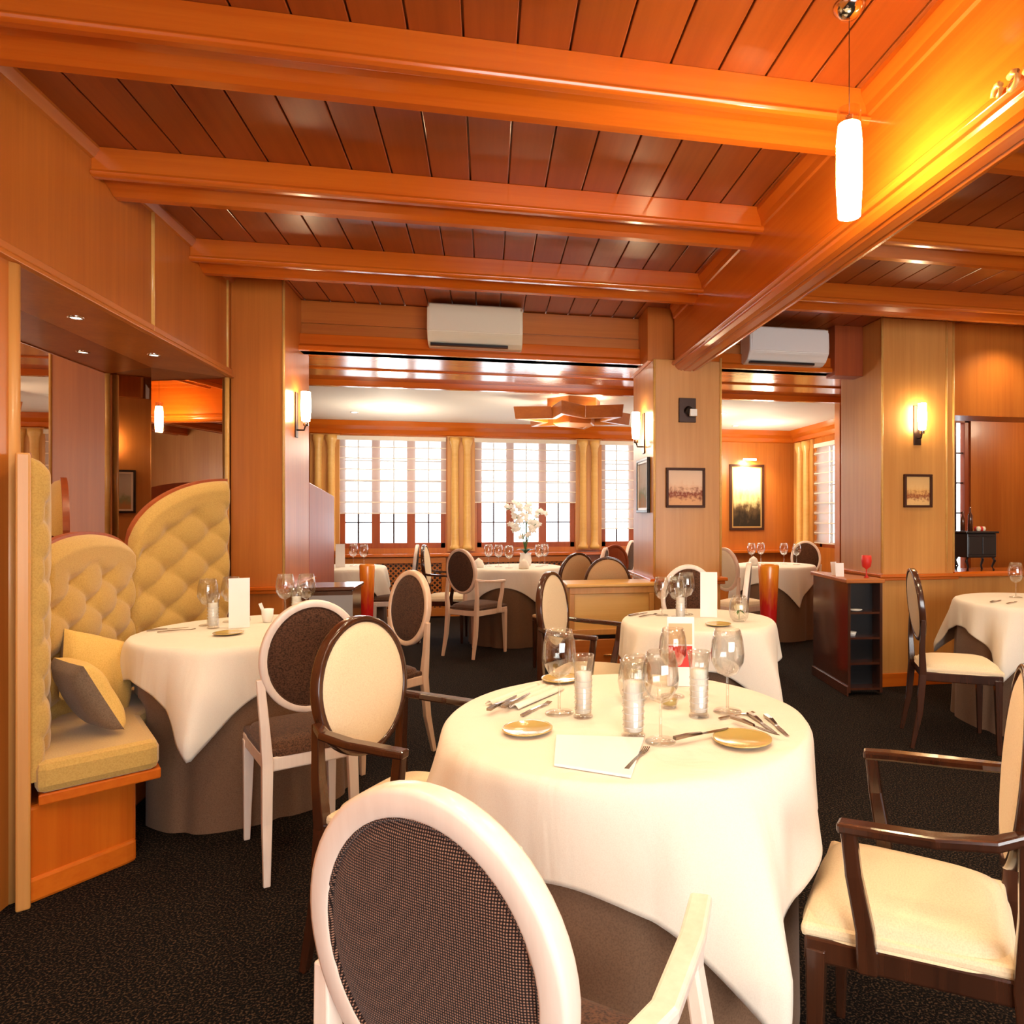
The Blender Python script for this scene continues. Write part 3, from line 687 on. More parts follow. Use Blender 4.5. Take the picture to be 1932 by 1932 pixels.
# ================================================================== TABLES
TZ = .75
def table(x, y, r, ang, over, labels, group='round tables under white cloths', ph=0, skirt_r=None, xmin=None):
    tl, cl, sl = labels
    t = thing('round_table', tl, 'table', (x, y, 0), 0, group)
    MB().lathe([(0, .705), (min(r, skirt_r or r) - .03, .705), (min(r, skirt_r or r) - .03, .735), (0, .735)], 0, 0, 40).build('tabletop', M['box'], t)
    MB().lathe([(0, .0), (.20, .0), (.20, .02), (.04, .05), (.035, .68), (.10, .705), (0, .705)], 0, 0, 20).build('pedestal', M['iron'], t)
    # underskirt to the floor
    rs = skirt_r or r
    m = MB()
    def sk(u, v):
        th = 2 * PI * u; f = (.5 + .5 * math.cos(th * 8 + ph)) ** 12
        rr = rs * (.985 + .05 * v) - .02 * f * (.3 + .7 * v) + .012 * v * math.sin(th * 5 + ph * 2) * v
        xx = x + rr * math.cos(th)
        if xmin is not None and v > .3: xx = max(xx, xmin)
        return (xx, y + rr * math.sin(th), .736 - (.734) * v)
    g = m.grid(sk, 160, 10, wrapu=True)
    cv = m.b.verts.new((x, y, .738))
    for i in range(160): m.b.faces.new((g[i][0], g[(i + 1) % 160][0], cv)).smooth = True
    tag(m.build('underskirt', M['skirt'], fix=True), sl, 'tablecloth', 'taupe table skirts')
    # square top cloth
    h = r + over; m = MB(); N = 288
    NR = 10; NH = 22; rings = []
    for i in range(N):
        th = 2 * PI * i / N; rel = (th - ang) % (PI / 2) - PI / 4
        ext = h / math.cos(rel)              # square edge distance (corner at +-45deg)
        ext = min(ext, h * 1.40)
        drop = ext - r; corner = (drop - over) / (h * .36)
        col = []
        for j in range(1, NR + 1):
            rr = (r - .012) * j / NR; col.append(m.b.verts.new((x + rr * math.cos(th), y + rr * math.sin(th), TZ)))
        for j in range(1, NH + 1):
            q = j / NH; l = drop * q
            e = min(1, l / .05)
            fold = math.sin(th * 7 + ph) * .6 + math.sin(th * 13 + ph * 2.3 + 2 * math.sin(th * 2)) * .4 + .35 * math.sin(th * 4 + 1.3 * ph)
            fold = math.copysign(abs(fold) ** .8, fold) + .6 * noise.noise(Vector((math.cos(th) * 3.5, math.sin(th) * 3.5, ph + l * 3)))
            # box-like folds either side of each corner
            cf = math.cos(rel * 8) * corner
            flare = .008 + .055 * e * (l ** .9)
            rr = r + flare + (fold * .024 + .010 * abs(math.sin(th * 6 + ph)) ** .4 + cf * .045) * min(1.6, l / .22) ** 1.2 * .85 + .035 * corner * math.sin(q * PI * .8)
            rr = max(rr, r + .004)
            rr2 = r - .012 + (rr - r + .012) * math.sin(min(1, l / .035) * PI / 2)
            zz = TZ - (l if l > .02 else l * l / .02 * .5 + l * .3)
            if l > .02: zz = TZ - (l - .004)
            zz = TZ - max(0, l - .010) if l > .012 else TZ - l * l * 12
            if xmin is not None and x + rr2 * math.cos(th) < xmin - .01: zz = max(zz, .480 + .004 * math.sin(j))
            col.append(m.b.verts.new((x + rr2 * math.cos(th), y + rr2 * math.sin(th), zz)))
        rings.append(col)
    cv = m.b.verts.new((x, y, TZ))
    for i in range(N):
        A, B = rings[i], rings[(i + 1) % N]
        m.b.faces.new((cv, A[0], B[0])).smooth = True
        for j in range(len(A) - 1):
            m.b.faces.new((A[j], A[j + 1], B[j + 1], B[j])).smooth = True
    o = m.build('tablecloth', M['cloth'], fix=True)
    md = o.modifiers.new('thick', 'SOLIDIFY'); md.thickness = .0025; md.offset = -1
    tag(o, cl, 'tablecloth', 'white square tablecloths')
    return t
table(.37, 1.79, .475, R(-72), .215, ('round table nearest to the camera, in the foreground', 'white cloth on the nearest foreground table, set with plates', 'taupe skirt under the nearest table'), ph=.6, skirt_r=.445)
table(-1.09, 3.47, .475, R(-92), .16, ('round table in front of the tufted banquette', 'white cloth with long hanging corner on the banquette table', 'taupe skirt of the banquette table'), ph=1.9, xmin=-1.385, skirt_r=.45)
table(1.07, 3.36, .385, R(-60), .19, ('smaller round table right behind the nearest one', 'white cloth on the middle table behind the nearest one', 'taupe skirt under the middle table'), ph=3.1, skirt_r=.355)
table(3.36, 3.66, .45, R(-148), .17, ('round table cut by the right edge before the low wall', 'white cloth with pointed corner on the table at the right edge', 'taupe skirt of the table at the right edge'), ph=4.2)
table(.30, 7.05, .46, R(-62), .18, ('far centre round table carrying the orchid', 'white cloth on the far centre table below the orchid', 'taupe skirt of the far centre table'), ph=5.0)
table(-1.46, 7.35, .43, R(-20), .18, ('far left round table before the left window', 'white cloth on the far left table', 'taupe skirt of the far left table'), ph=.2)
table(3.02, 6.80, .42, R(-85), .17, ('far right round table below the landscape painting', 'white cloth on the far right table below the painting', 'taupe skirt of the far right table'), ph=2.4)

# ================================================================== TABLEWARE
Z = TZ + .0015
def proto_wine(name, h, rb, lab, grp=None, fill=True):
    t = thing(name, lab, 'glass', (0, 0, Z), 0, grp)
    s = h * .42
    MB().lathe([(0, .0), (rb * .85, .0), (rb * .8, .004), (.004, .010), (.0035, s), (.006, s + .004)], 0, 0, 24).build('stem', M['glass'], t)
    pr = [(.004, s), (rb * .6, s + .012), (rb * .95, s + (h - s) * .32), (rb, s + (h - s) * .48), (rb * .93, s + (h - s) * .75), (rb * .76, h)]
    MB().lathe(pr + [(rb * .74, h), (rb * .90, s + (h - s) * .75), (rb * .97, s + (h - s) * .48), (rb * .92, s + (h - s) * .32), (rb * .55, s + .016), (0, s + .006)], 0, 0, 24).build('bowl', M['glass'], t)
    return t
wine = proto_wine('wine_glass', .225, .046, 'tall round wine glass at the left of the nearest table')
def at(t, x, y, lab, grp=None, rz=0, sc=1, z=None):
    t.location = (x, y, Z if z is None else z); t.rotation_euler = (0, 0, rz); t.scale = (sc, sc, sc)
    t['label'] = lab
    if grp: t['group'] = grp
    return t
def water_glass():
    t = thing('water_glass', 'x', 'glass', (0, 0, Z))
    MB().lathe([(0, 0), (.026, 0), (.026, .004), (.022, .008), (.024, .12), (.030, .165), (.0285, .165), (.0225, .12), (.0205, .012), (0, .012)], 0, 0, 24).build('tumbler', M['glass'], t)
    MB().lathe([(.0195, .013), (.0215, .118), (.0, .119), ], 0, 0, 24).build('frosted_filling', M['frost'], t)
    m = MB()
    for k in range(6): m.lathe([(.0242 + .0002 * k, .022 + .015 * k), (.0245 + .0002 * k, .0235 + .015 * k)], 0, 0, 24)
    m.build('printed_band', M['print'], t)
    return t
wg = water_glass()
at(wine, .193, 1.833, 'tall round wine glass farthest left on the nearest table', 'wine glasses on the nearest table')
at(wg, .252, 1.787, 'frosted tumbler right beside the leftmost wine glass, nearest table', 'frosted tumblers')
at(copy_tree(wg), .350, 1.610, 'frosted tumbler behind the white folded card, middle of nearest table', 'frosted tumblers', sc=1.12)
at(copy_tree(wg), .556, 1.735, 'frosted tumbler right of the olive candle on the nearest table', 'frosted tumblers', sc=1.05)
at(copy_tree(wine), .645, 1.760, 'wine glass farthest right on the nearest table', 'wine glasses on the nearest table')
at(copy_tree(wine), .405, 1.560, 'wine glass standing nearest to us beside the white folded card', 'wine glasses on the nearest table', sc=.95)
at(copy_tree(wine), .54, 1.935, 'wine glass in front of the red printed menu card', 'wine glasses on the nearest table', sc=.9)
def rose():
    t = thing('rose_in_globe', 'x', 'flower', (0, 0, Z))
    MB().lathe([(0, 0), (.030, 0), (.045, .02), (.052, .055), (.045, .10), (.03, .13), (.029, .13), (.044, .10), (.050, .055), (.043, .02), (0, .004)], 0, 0, 24).build('glass_globe', M['glass'], t)
    m = MB()
    for k in range(14):
        a = k * 2.4; r = .004 + .0016 * k
        m.grid(lambda u, v: (r * math.cos(a) + .016 * (u - .5) * -math.sin(a) + .008 * v * math.cos(a), r * math.sin(a) + .016 * (u - .5) * math.cos(a) + .008 * v * math.sin(a), .062 + .028 * v - .0006 * k - .01 * (2 * u - 1) ** 2 * v), 5, 5)
    m.build('petals', M['rose'], t)
    m = MB()
    for k in range(5):
        a = k * 1.26 + .3
        m.grid(lambda u, v: (.035 * v * math.cos(a) + .010 * (u - .5) * math.sin(PI * v) * -math.sin(a), .035 * v * math.sin(a) + .010 * (u - .5) * math.sin(PI * v) * math.cos(a), .055 - .02 * v * v), 3, 6)
    m.tube([(0, 0, .01), (0, 0, .06)], .002, 6)
    m.build('leaves', M['green'], t); return t
rs = rose(); at(rs, .423, 1.92, 'ivory rose in a clear globe on the nearest table')
at(copy_tree(rs), 1.247, 3.235, 'pale rose in a clear globe on the middle table')
def plate(r=.062):
    t = MB().lathe([(0, .002), (r * .55, .002), (r * .62, .0), (r * .95, .007), (r, .0085), (r, .011), (r * .93, .0105), (r * .62, .005), (0, .0045)], 0, 0, 40).build('side_plate', M['amber'])
    return t
pl = plate(); tag(pl, 'x', 'plate')
at(pl, .099, 1.691, 'amber side plate at the left of the nearest table', 'amber side plates')
at(copy_tree(pl), .592, 1.517, 'amber side plate with a butter knife at the right front of the nearest table', 'amber side plates', sc=1.12)
at(copy_tree(pl), .235, 2.19, 'amber side plate at the far side of the nearest table, behind the wine glass', 'amber side plates')
at(copy_tree(pl), -1.136, 3.315, 'amber side plate in front of the tall menu on the banquette table', 'amber side plates')
at(copy_tree(pl), -.79, 3.70, 'amber side plate at the right rim of the banquette table', 'amber side plates')
at(copy_tree(pl), 1.10, 3.13, 'amber side plate at the front of the middle table', 'amber side plates')
# menus
def tent(w, h, mats, dep=.026):
    t = thing('menu_card', 'x', 'menu card', (0, 0, Z))
    for s in (-1, 1):
        m = MB(); m.box(-w / 2, w / 2, -.0008, .0008, 0, h, mat=Matrix.Translation((0, s * dep / 2, 0)) @ Matrix.Rotation(s * math.atan2(dep / 2, h), 4, 'X')); m.build('card_leaf', M['paper'], t)
    return t
mc = tent(.088, .235, None)
at(mc, -1.152, 3.50, 'tall white menu card standing on the banquette table', rz=R(18))
at(copy_tree(mc), 1.143, 3.40, 'tall white menu card standing on the middle table', rz=R(-18))
at(copy_tree(mc), -1.46, 7.30, 'white menu card standing on the far left table')
rc = tent(.085, .215, None); at(rc, .600, 2.06, 'standing menu card with red and tan print on the nearest table', rz=R(-14))
lf = -math.atan2(.013, .215)
RM = Matrix.Translation((0, -.013, 0)) @ Matrix.Rotation(lf, 4, 'X')
MB().box(-.038, .036, -.0022, -.0012, .06, .125, mat=RM).build('red_print', M['red'], rc)
MB().box(-.038, .036, -.0022, -.0012, .13, .195, mat=RM).build('tan_print', M['tan'], rc)
# folded white card / napkin on the nearest table
def quad_thing(name, lab, cat, pts, th, mat, parent=None):
    cx = sum(p[0] for p in pts) / len(pts); cy = sum(p[1] for p in pts) / len(pts)
    o = MB().prism([(p[0] - cx, p[1] - cy) for p in pts], 0, th).build(name, mat, bevel=.0015); o.location = (cx, cy, Z); return tag(o, lab, cat)
quad_thing('folded_card', 'blank white folded card lying at the front of the nearest table', 'card', [(.141, 1.449), (.289, 1.352), (.369, 1.579), (.165, 1.640)], .006, M['paper'])
nk = MB()
nk.grid(lambda u, v: (.115 * (u - .5), .24 * (v - .5), .004 + .011 * abs(math.sin(u * PI * 4)) * (1 - .3 * v)), 32, 12)
nk = nk.build('napkin', M['cloth']); nk.location = (.115, 2.01, Z); nk.rotation_euler = (0, 0, R(-38)); tag(nk, 'pleated linen napkin at the left of the nearest table', 'napkin')
md = nk.modifiers.new('thick', 'SOLIDIFY'); md.thickness = .002
# cutlery
def fork():
    t = thing('fork', 'x', 'cutlery', (0, 0, Z))
    MB().tube([(0, -.075, .004), (0, -.03, .005), (0, .02, .004), (0, .035, .003)], 0, sq=[(.011, .004), (.008, .004), (.005, .003), (.012, .002)]).build('handle', M['metal'], t)
    m = MB()
    for k in range(4): m.tube([(-.006 + .004 * k, .033, .003), (-.0065 + .0043 * k, .055, .001), (-.0065 + .0043 * k, .075, .004)], 0, sq=(.002, .0015))
    m.build('tines', M['metal'], t); return t
def knife():
    t = thing('knife', 'x', 'cutlery', (0, 0, Z))
    MB().tube([(0, -.08, .005), (0, -.04, .006), (0, .0, .004)], 0, sq=[(.013, .007), (.011, .007), (.007, .005)]).build('handle', M['metal'], t)
    MB().prism([(-.004, 0), (.004, 0), (.007, .03), (.004, .075), (-.002, .085), (-.004, .05)], .002, .0035).build('blade', M['metal'], t); return t
fk, kn = fork(), knife()
at(fk, .325, 1.455, 'fork lying right beside the blank folded card', rz=R(-30), z=Z)
at(kn, .722, 1.615, 'outermost shiny knife right of the amber plate, nearest table', 'shiny knives fanned beside the amber plate', rz=R(176))
at(copy_tree(kn), .693, 1.640, 'middle shiny knife of the fan beside the amber plate, nearest table', 'shiny knives fanned beside the amber plate', rz=R(182))
at(copy_tree(kn), .652, 1.590, 'innermost shiny knife of the fan, touching the amber plate', 'shiny knives fanned beside the amber plate', rz=R(202), z=Z + .010)
at(copy_tree(kn), .505, 1.555, 'butter knife resting on the rim of the right amber plate', rz=R(-70), z=Z + .011)
at(copy_tree(fk), .655, 1.715, 'small fork behind the right amber plate', rz=R(-70), sc=.8)
at(copy_tree(kn), .045, 1.915, 'shiny knife nearest the rim by the pleated napkin', 'cutlery by the pleated napkin', rz=R(-30), z=Z + .011)
at(copy_tree(kn), .085, 1.935, 'shiny knife lying on the pleated napkin', 'cutlery by the pleated napkin', rz=R(-30), z=Z + .011)
at(copy_tree(fk), .135, 1.88, 'fork lying in front of the pleated napkin', rz=R(-35))
at(copy_tree(kn), -1.46, 3.50, 'shiny knife at the left rim of the banquette table', rz=R(-60))
at(copy_tree(fk), -1.40, 3.45, 'fork lying inside the shiny knife on the banquette table', rz=R(-60))
at(copy_tree(kn), -.80, 3.78, 'shiny knife at the right rim of the banquette table', rz=R(30))
at(copy_tree(kn), .80, 3.55, 'shiny knife at the left rim of the middle table', rz=R(-50))
at(copy_tree(fk), .84, 3.50, 'fork beside the shiny knife on the middle table', rz=R(-50))
at(copy_tree(kn), 3.08, 3.66, 'shiny knife on the table at the right edge', rz=R(-60))
at(copy_tree(fk), 3.12, 3.58, 'fork on the table at the right edge', rz=R(-60))
# candle bowls
cd = thing('tealight_holder', 'x', 'candle holder', (0, 0, Z))
MB().lathe([(0, 0), (.018, 0), (.026, .02), (.024, .034), (.022, .034), (.023, .02), (0, .006)], 0, 0, 20).build('glass_cup', M['glass'], cd)
MB().lathe([(0, .006), (.021, .010), (.022, .024), (0, .026)], 0, 0, 20).build('wax', M['candle'], cd)
at(cd, .50, 1.83, 'olive tealight holder in the centre of the nearest table')
at(copy_tree(cd), -1.16, 3.60, 'olive tealight holder behind the menu on the banquette table')
# other tables' glasses
G = 'wine glasses on the banquette table'
at(copy_tree(wine), -1.325, 3.60, 'wine glass farthest left on the banquette table', G)
at(copy_tree(wine), -1.255, 3.70, 'wine glass right behind the tumbler on the banquette table', G)
at(copy_tree(wg), -1.268, 3.507, 'frosted tumbler on the banquette table, left of the menu', 'frosted tumblers')
at(copy_tree(wine), -1.03, 3.80, 'wine glass left of the cluster near the pale chair, banquette table', G)
at(copy_tree(wine), -.925, 3.79, 'wine glass right of the cluster above the brown oval chair', G)
at(copy_tree(wg), -.95, 3.70, 'frosted tumbler in the right glass cluster of the banquette table', 'frosted tumblers')
cu = thing('white_cup', 'white cup holding a paper slip behind the brown oval chair', 'cup', (-1.075, 3.66, Z))
MB().lathe([(0, 0), (.02, 0), (.026, .03), (.028, .065), (.026, .065), (.024, .03), (0, .006)], 0, 0, 20).build('cup_body', M['white'], cu)
MB().box(-.008, .008, -.0006, .0006, .01, .10, mat=Matrix.Rotation(R(-20), 4, 'Y')).build('paper_slip', M['paper'], cu)
G = 'wine glasses on the middle table'
at(copy_tree(wine), .915, 3.50, 'wine glass farthest left on the middle table', G, sc=.9)
at(copy_tree(wine), .975, 3.42, 'wine glass second from left on the middle table', G, sc=.95)
at(copy_tree(wine), 1.05, 3.50, 'wine glass left of the menu on the middle table', G, sc=1.0)
at(copy_tree(wg), .96, 3.30, 'frosted tumbler on the middle table', 'frosted tumblers')
at(copy_tree(wine), 3.36, 3.82, 'wine glass behind the others on the table at the right edge')
at(copy_tree(wine), 3.46, 3.72, 'wine glass cut by the right edge of the photo')
G = 'wine glasses on the far centre table'
for x, y, l in ((.02, 7.15, 'wine glass farthest left on the far centre table'), (.12, 7.05, 'wine glass left of the orchid on the far centre table'), (.22, 6.85, 'wine glass just in front of the orchid vase'),
                (.53, 7.00, 'wine glass just right of the orchid vase'), (.60, 7.15, 'wine glass farthest right on the far centre table')):
    at(copy_tree(wine), x, y, l, G)
G = 'wine glasses on the far right table'
for x, y, l in ((2.82, 6.95, 'wine glass farthest left on the far right table'), (2.95, 7.0, 'second wine glass from left on the far right table'), (3.15, 6.85, 'wine glass in front of the dark oval chair, far right table'), (3.25, 6.75, 'wine glass farthest right on the far right table')):
    at(copy_tree(wine), x, y, l, G)
G = 'wine glasses on the far left table'
for x, y, l in ((-1.36, 7.45, 'wine glass left on the far left table'), (-1.24, 7.35, 'wine glass right on the far left table')):
    at(copy_tree(wine), x, y, l, G)
# napkins folded on far tables
def napkin(lab, x, y, grp='standing folded napkins'):
    t = MB().lathe([(0, 0), (.05, 0), (.055, .03), (.04, .07), (0, .10)], 0, 0, 7).build('folded_napkin', M['cloth']); tag(t, lab, 'napkin', grp); t.location = (x, y, Z)
napkin('white folded napkin at the left rim of the far centre table', -.08, 6.98)
napkin('white folded napkin at the front of the far centre table', .36, 6.75)
napkin('white folded napkin on the left of the far right table', 2.75, 6.72)
# orchid
orc = thing('potted_orchid', 'white orchid in a vase on the far centre table', 'plant', (.40, 7.15, Z))
MB().lathe([(0, 0), (.05, 0), (.065, .05), (.055, .11), (.06, .13), (.055, .13), (.05, .11), (0, .02)], 0, 0, 20).build('vase', M['white'], orc)
m = MB(); tips = []
for k, (dx, dy, hh) in enumerate(((-.20, .02, .60), (-.09, -.05, .66), (.05, .04, .62), (.19, 0, .56), (-.15, .05, .42), (.13, -.05, .44))):
    pts = [Vector((dx * (i / 8) ** 1.6, dy * i / 8, .1 + (hh - .1) * math.sin(i / 8 * PI / 2))) for i in range(9)]
    m.tube(pts, .004, 5); tips += pts[4:]
m.build('stalk', M['green'], orc)
m = MB()
for p in tips:
    for q in range(2):
        c = p + Vector((random.uniform(-.03, .03), random.uniform(-.03, .03), random.uniform(-.03, .03)))
        for k in range(5):
            a = k * 1.257 + random.random()
            m.grid(lambda u, v: c + Vector((math.cos(a) * .034 * v + -math.sin(a) * .026 * (u - .5) * math.sin(PI * min(1, v * .9 + .1)), .01 * v * v - .01, math.sin(a) * .034 * v + math.cos(a) * .026 * (u - .5) * math.sin(PI * min(1, v * .9 + .1)))), 2, 3)
m.build('blossoms', M['petal'], orc)
m = MB()
for k in range(7):
    a = k * .9; L = .16 if k else .2
    m.grid(lambda u, v: (math.cos(a) * L * v * .7 - math.sin(a) * .04 * (u - .5) * math.sin(PI * v), math.sin(a) * L * v * .7 + math.cos(a) * .04 * (u - .5) * math.sin(PI * v), .12 + .16 * v - .12 * v * v), 3, 8)
m.build('leaves', M['darkgreen'], orc)

# ================================================================== FURNITURE
# pale wooden box / service counter by the centre pillar
sv = thing('service_counter', 'pale wooden low counter left of the centre pillar', 'counter', (.83, 4.62, 0))
MB().box(-.29, .29, -.12, .12, .48, .80).build('upper_box', M['box'], sv, bevel=.006)
m = MB(); m.box(-.29, .29, -.135, -.12, .755, .80).box(-.29, .29, -.135, -.12, .48, .52).box(-.29, -.255, -.135, -.12, .52, .755).box(.255, .29, -.135, -.12, .52, .755); m.build('panel_frame', M['panel'], sv, bevel=.004)
MB().box(-.31, .31, -.15, .14, .80, .825).build('counter_top', M['box'], sv, bevel=.008)
MB().box(-.285, .285, -.105, .12, .455, .48).build('shadow_gap', M['black'], sv)
for z0, z1 in ((.24, .45), (.02, .235)):
    d_ = MB().box(-.28, .28, -.12, .12, z0, z1).build('drawer', M['wood_x'], sv, bevel=.005)
    MB().tube([(-.06, -.135, (z0 + z1) / 2), (.06, -.135, (z0 + z1) / 2)], .006, 8).build('drawer_handle', M['brass'], d_)
# dark shelving cabinet before the right pillar
cb = thing('shelf_cabinet', 'dark glossy cabinet with open shelves before the right pillar', 'cabinet', (2.64, 4.395, 0), R(-6))
W_, D_c = .255, .66
m = MB(); m.box(-W_ / 2, -W_ / 2 + .02, 0, D_c, .02, .80); m.build('side_panel', M['darkwood'], cb, bevel=.003)
m = MB(); m.box(W_ / 2 - .02, W_ / 2, 0, .13, .02, .80); m.build('side_panel', M['darkwood'], cb, bevel=.003)
MB().box(-W_ / 2 + .02, W_ / 2 - .02, .12, .13, .02, .80).build('back_panel', M['black'], cb)
for zz in (.04, .22, .40, .58): MB().box(-W_ / 2 + .02, W_ / 2 - .02, .005, .12, zz, zz + .015).build('shelf', M['darkwood'], cb)
MB().prism([(-W_ / 2 - .02, -.02), (W_ / 2 + .01, -.02), (W_ / 2 + .01, .13), (-W_ / 2 + .05, D_c + .01), (-W_ / 2 - .02, D_c + .01)], .80, .83).build('cabinet_top', M['wood_x'], cb, bevel=.006)
MB().box(-W_ / 2 - .012, -W_ / 2, -.01, D_c, 0, .07).build('plinth', M['darkwood'], cb, bevel=.003)
mtx = cb.matrix_basis.copy()
def on_cab(x, y, z): return Matrix.Rotation(R(-6), 4, 'Z') @ Vector((x, y, z)) + Vector((2.64, 4.395, 0))
def place_small(o, x, y, z): o.location = on_cab(x, y, z); return o
tag(place_small(MB().lathe([(0, 0), (.035, 0), (.05, .008), (.05, .012), (0, .012)], 0, 0, 20).build('small_dish', M['white']), -.05, .06, .597), 'white dish on the upper shelf of the dark cabinet', 'dish')
o = tag(place_small(MB().lathe([(0, 0), (.02, 0), (.03, .03), (.028, .03), (0, .006)], 0, 0, 20).build('small_cup', M['white']), -.07, .06, .417), 'small white cup on the middle shelf of the dark cabinet', 'cup')
# menu stack and red glass on its top
red = tag(MB().lathe([(0, 0), (.018, 0), (.004, .02), (.004, .06), (.03, .08), (.036, .12), (.033, .16), (.030, .16), (0, .085)], 0, 0, 20).build('red_goblet', M['red']), 'red goblet on top of the dark cabinet against the pillar', 'goblet'); red.location = on_cab(.05, .09, .831)
for kk, (xx, yy, lab, rz) in enumerate(((-.10, .30, 'small white card on top of the dark cabinet, left one', 20), (-.11, .18, 'small white card on top of the dark cabinet, next to the goblet', -15))):
    t = tag(MB().prism([(-.03, -.001), (.03, -.001), (.03, .001), (-.03, .001)], 0, .10).build('place_card', M['paper']), lab, 'card'); t.location = on_cab(xx, yy, .831); t.rotation_euler = (R(-8), 0, R(rz))
# low console by the left pillar
cs = thing('console_cabinet', 'low dark-topped console at the foot of the left pillar', 'cabinet', (-1.03, 4.86, 0))
MB().box(-.175, .165, -.16, .16, .03, .79).build('body', M['darkwood'], cs, bevel=.004)
MB().box(-.10, .168, -.166, -.16, .12, .76).build('grey_panel', plain('grey_panel', (.36, .36, .37), .4), cs)
MB().box(-.19, .18, -.18, .18, .79, .815).build('console_top', M['darkwood'], cs, bevel=.006)
# orange vases
def vase(x, y, s, lab):
    t = MB().lathe([(0, .0), (.045, .0), (.05, .02), (.06, .3), (.078, .7), (.085, .86), (.08, .875), (.07, .86), (.06, .7), (.03, .05), (0, .04)], 0, 0, 28).build('floor_vase', M['orange'])
    t.location = (x, y, 0); t.scale = (s, s, 1); return tag(t, lab, 'vase')
vase(2.28, 5.25, 1.0, 'tall orange-red tapering vase right of the centre pillar')
vase(-.97, 5.9, .72, 'tall orange vase beside the far left table')
# small black chest on the low wall, with bottles
ch = thing('black_chest', 'small black chest on curved legs standing on the low wall', 'chest', (3.78, 4.72, .851))
MB().box(-.13, .13, -.08, .08, .10, .29).build('chest_body', M['black'], ch, bevel=.008)
MB().box(-.145, .145, -.092, .092, .29, .305).build('chest_top', M['black'], ch, bevel=.004)
for s in (-1, 1):
    MB().box(-.06 + s * .062, .06 + s * .062, -.086, -.08, .125, .265).build('chest_door', M['black'], ch, bevel=.004)
    for q in (-1, 1):
        MB().tube([(s * .11, q * .06, .105), (s * .125, q * .065, .075), (s * .105, q * .06, .03), (s * .118, q * .066, .0)], [.012, .011, .007, .009], 8).build('leg', M['black'], ch)
bl = MB().lathe([(0, 0), (.018, 0), (.018, .12), (.006, .15), (.006, .19), (0, .19)], 0, 0, 16).build('bottle', M['darkwood']); tag(bl, 'slim dark bottle standing tallest on the black chest', 'bottle', 'bottles on the black chest'); bl.location = (3.74, 4.72, 1.157)
b2 = bl.copy(); C.objects.link(b2); b2.location = (3.68, 4.73, 1.157); b2.scale = (.9, .9, .8); b2['label'] = 'shorter dark bottle at the left end of the black chest'
for i in range(6):
    o = MB().lathe([(0, 0), (.014, 0), (.018, .018), (.012, .034), (0, .036)], 0, 0, 12).build('red_ornament', M['red' if i % 2 else 'rose'])
    o.location = (3.79 + .022 * (i % 3) + .02 * (i // 3), 4.69 + .05 * (i // 3), 1.157)
    tag(o, 'little %s ornament, %s in the %s row on the black chest' % ('red' if i % 2 else 'ivory', ('leftmost', 'middle', 'rightmost')[i % 3], ('front', 'back')[i // 3]), 'ornament', 'ornaments on the black chest')

# ================================================================== AIR CONDITIONERS
def ac(x, y, z, w, h, mat, lab):
    t = thing('air_conditioner', lab, 'air conditioner', (x, y, z))
    d_ = .20
    MB().extr([(d_, 0), (d_, h), (.05, h), (.0, h - .04), (-.005, h * .45), (.0, h * .28), (.05, .02), (.10, 0)], 'x', -w / 2, w / 2).build('housing', mat, t, bevel=.010)
    MB().extr([(-.008, h * .30), (-.010, h * .92), (-.002, h * .92), (-.0, h * .30)], 'x', -w / 2 + .015, w / 2 - .015).build('front_panel', mat, t, bevel=.003)
    MB().box(-w / 2 + .02, w / 2 - .10, .042, .075, -.004, .012).build('air_outlet', M['black'], t)
    MB().extr([(.006, h * .24), (.040, .035), (.044, .038), (.012, h * .25)], 'x', -w / 2 + .03, w / 2 - .03).build('flap', mat, t)
ac(-.075, 4.76, 2.455, .645, .285, M['ac'], 'cream wall air conditioner above the centre opening')
ac(2.24, 4.76, 2.43, .64, .275, M['acw'], 'white wall air conditioner above the right opening')

# ================================================================== LAMPS
pd = thing('pendant_lamp', 'glowing glass pendant lamp hanging before the big beam', 'lamp', (1.03, 1.80, 2.76))
MB().lathe([(0, 0), (.045, 0), (.045, -.008), (.025, -.03), (0, -.034)], 0, 0, 24).build('canopy', M['chrome'], pd)
MB().tube([(0, 0, -.03), (0, 0, -.37)], .0013, 6).build('cord', M['iron'], pd)
sh = MB().lathe([(.031, -.345), (.036, -.40), (.036, -.52), (.031, -.61), (.0, -.612), ], 0, 0, 24).build('glow_glass', M['lamp'], pd)
MB().lathe([(.0335, -.300), (.0335, -.345), (.038, -.40), (.0365, -.40), (.032, -.345), (.032, -.300)], 0, 0, 24).build('clear_rim', M['glass'], pd)
MB().lathe([(0, -.315), (.012, -.32), (.014, -.35), (0, -.36)], 0, 0, 16).build('socket', M['chrome'], pd)
def sconce(x, y, z, rz, lab):
    t = thing('wall_sconce', lab, 'lamp', (x, y, z), rz)      # wall plane is local y=0, lamp towards -y
    MB().box(-.03, .03, -.008, 0, -.18, .12).build('back_plate', M['iron'], t, bevel=.002)
    MB().tube([(0, -.008, -.13), (0, -.05, -.13), (0, -.06, -.10)], .006, 8).build('arm', M['iron'], t)
    MB().lathe([(0, -.105), (.018, -.10), (.018, -.07), (0, -.07)], 0, -.062, 14).build('cup', M['chrome'], t)
    MB().lathe([(0, -.07), (.026, -.068), (.033, .02), (.029, .125), (0, .127)], 0, -.062, 20).build('glow_glass', M['sconce'], t)
sconce(-1.246, 4.84, 1.98, R(90), 'glowing wall sconce on the left pillar, facing the opening')
sconce(1.15, 4.92, 1.92, R(-90), 'glowing wall sconce on the left side of the centre pillar')
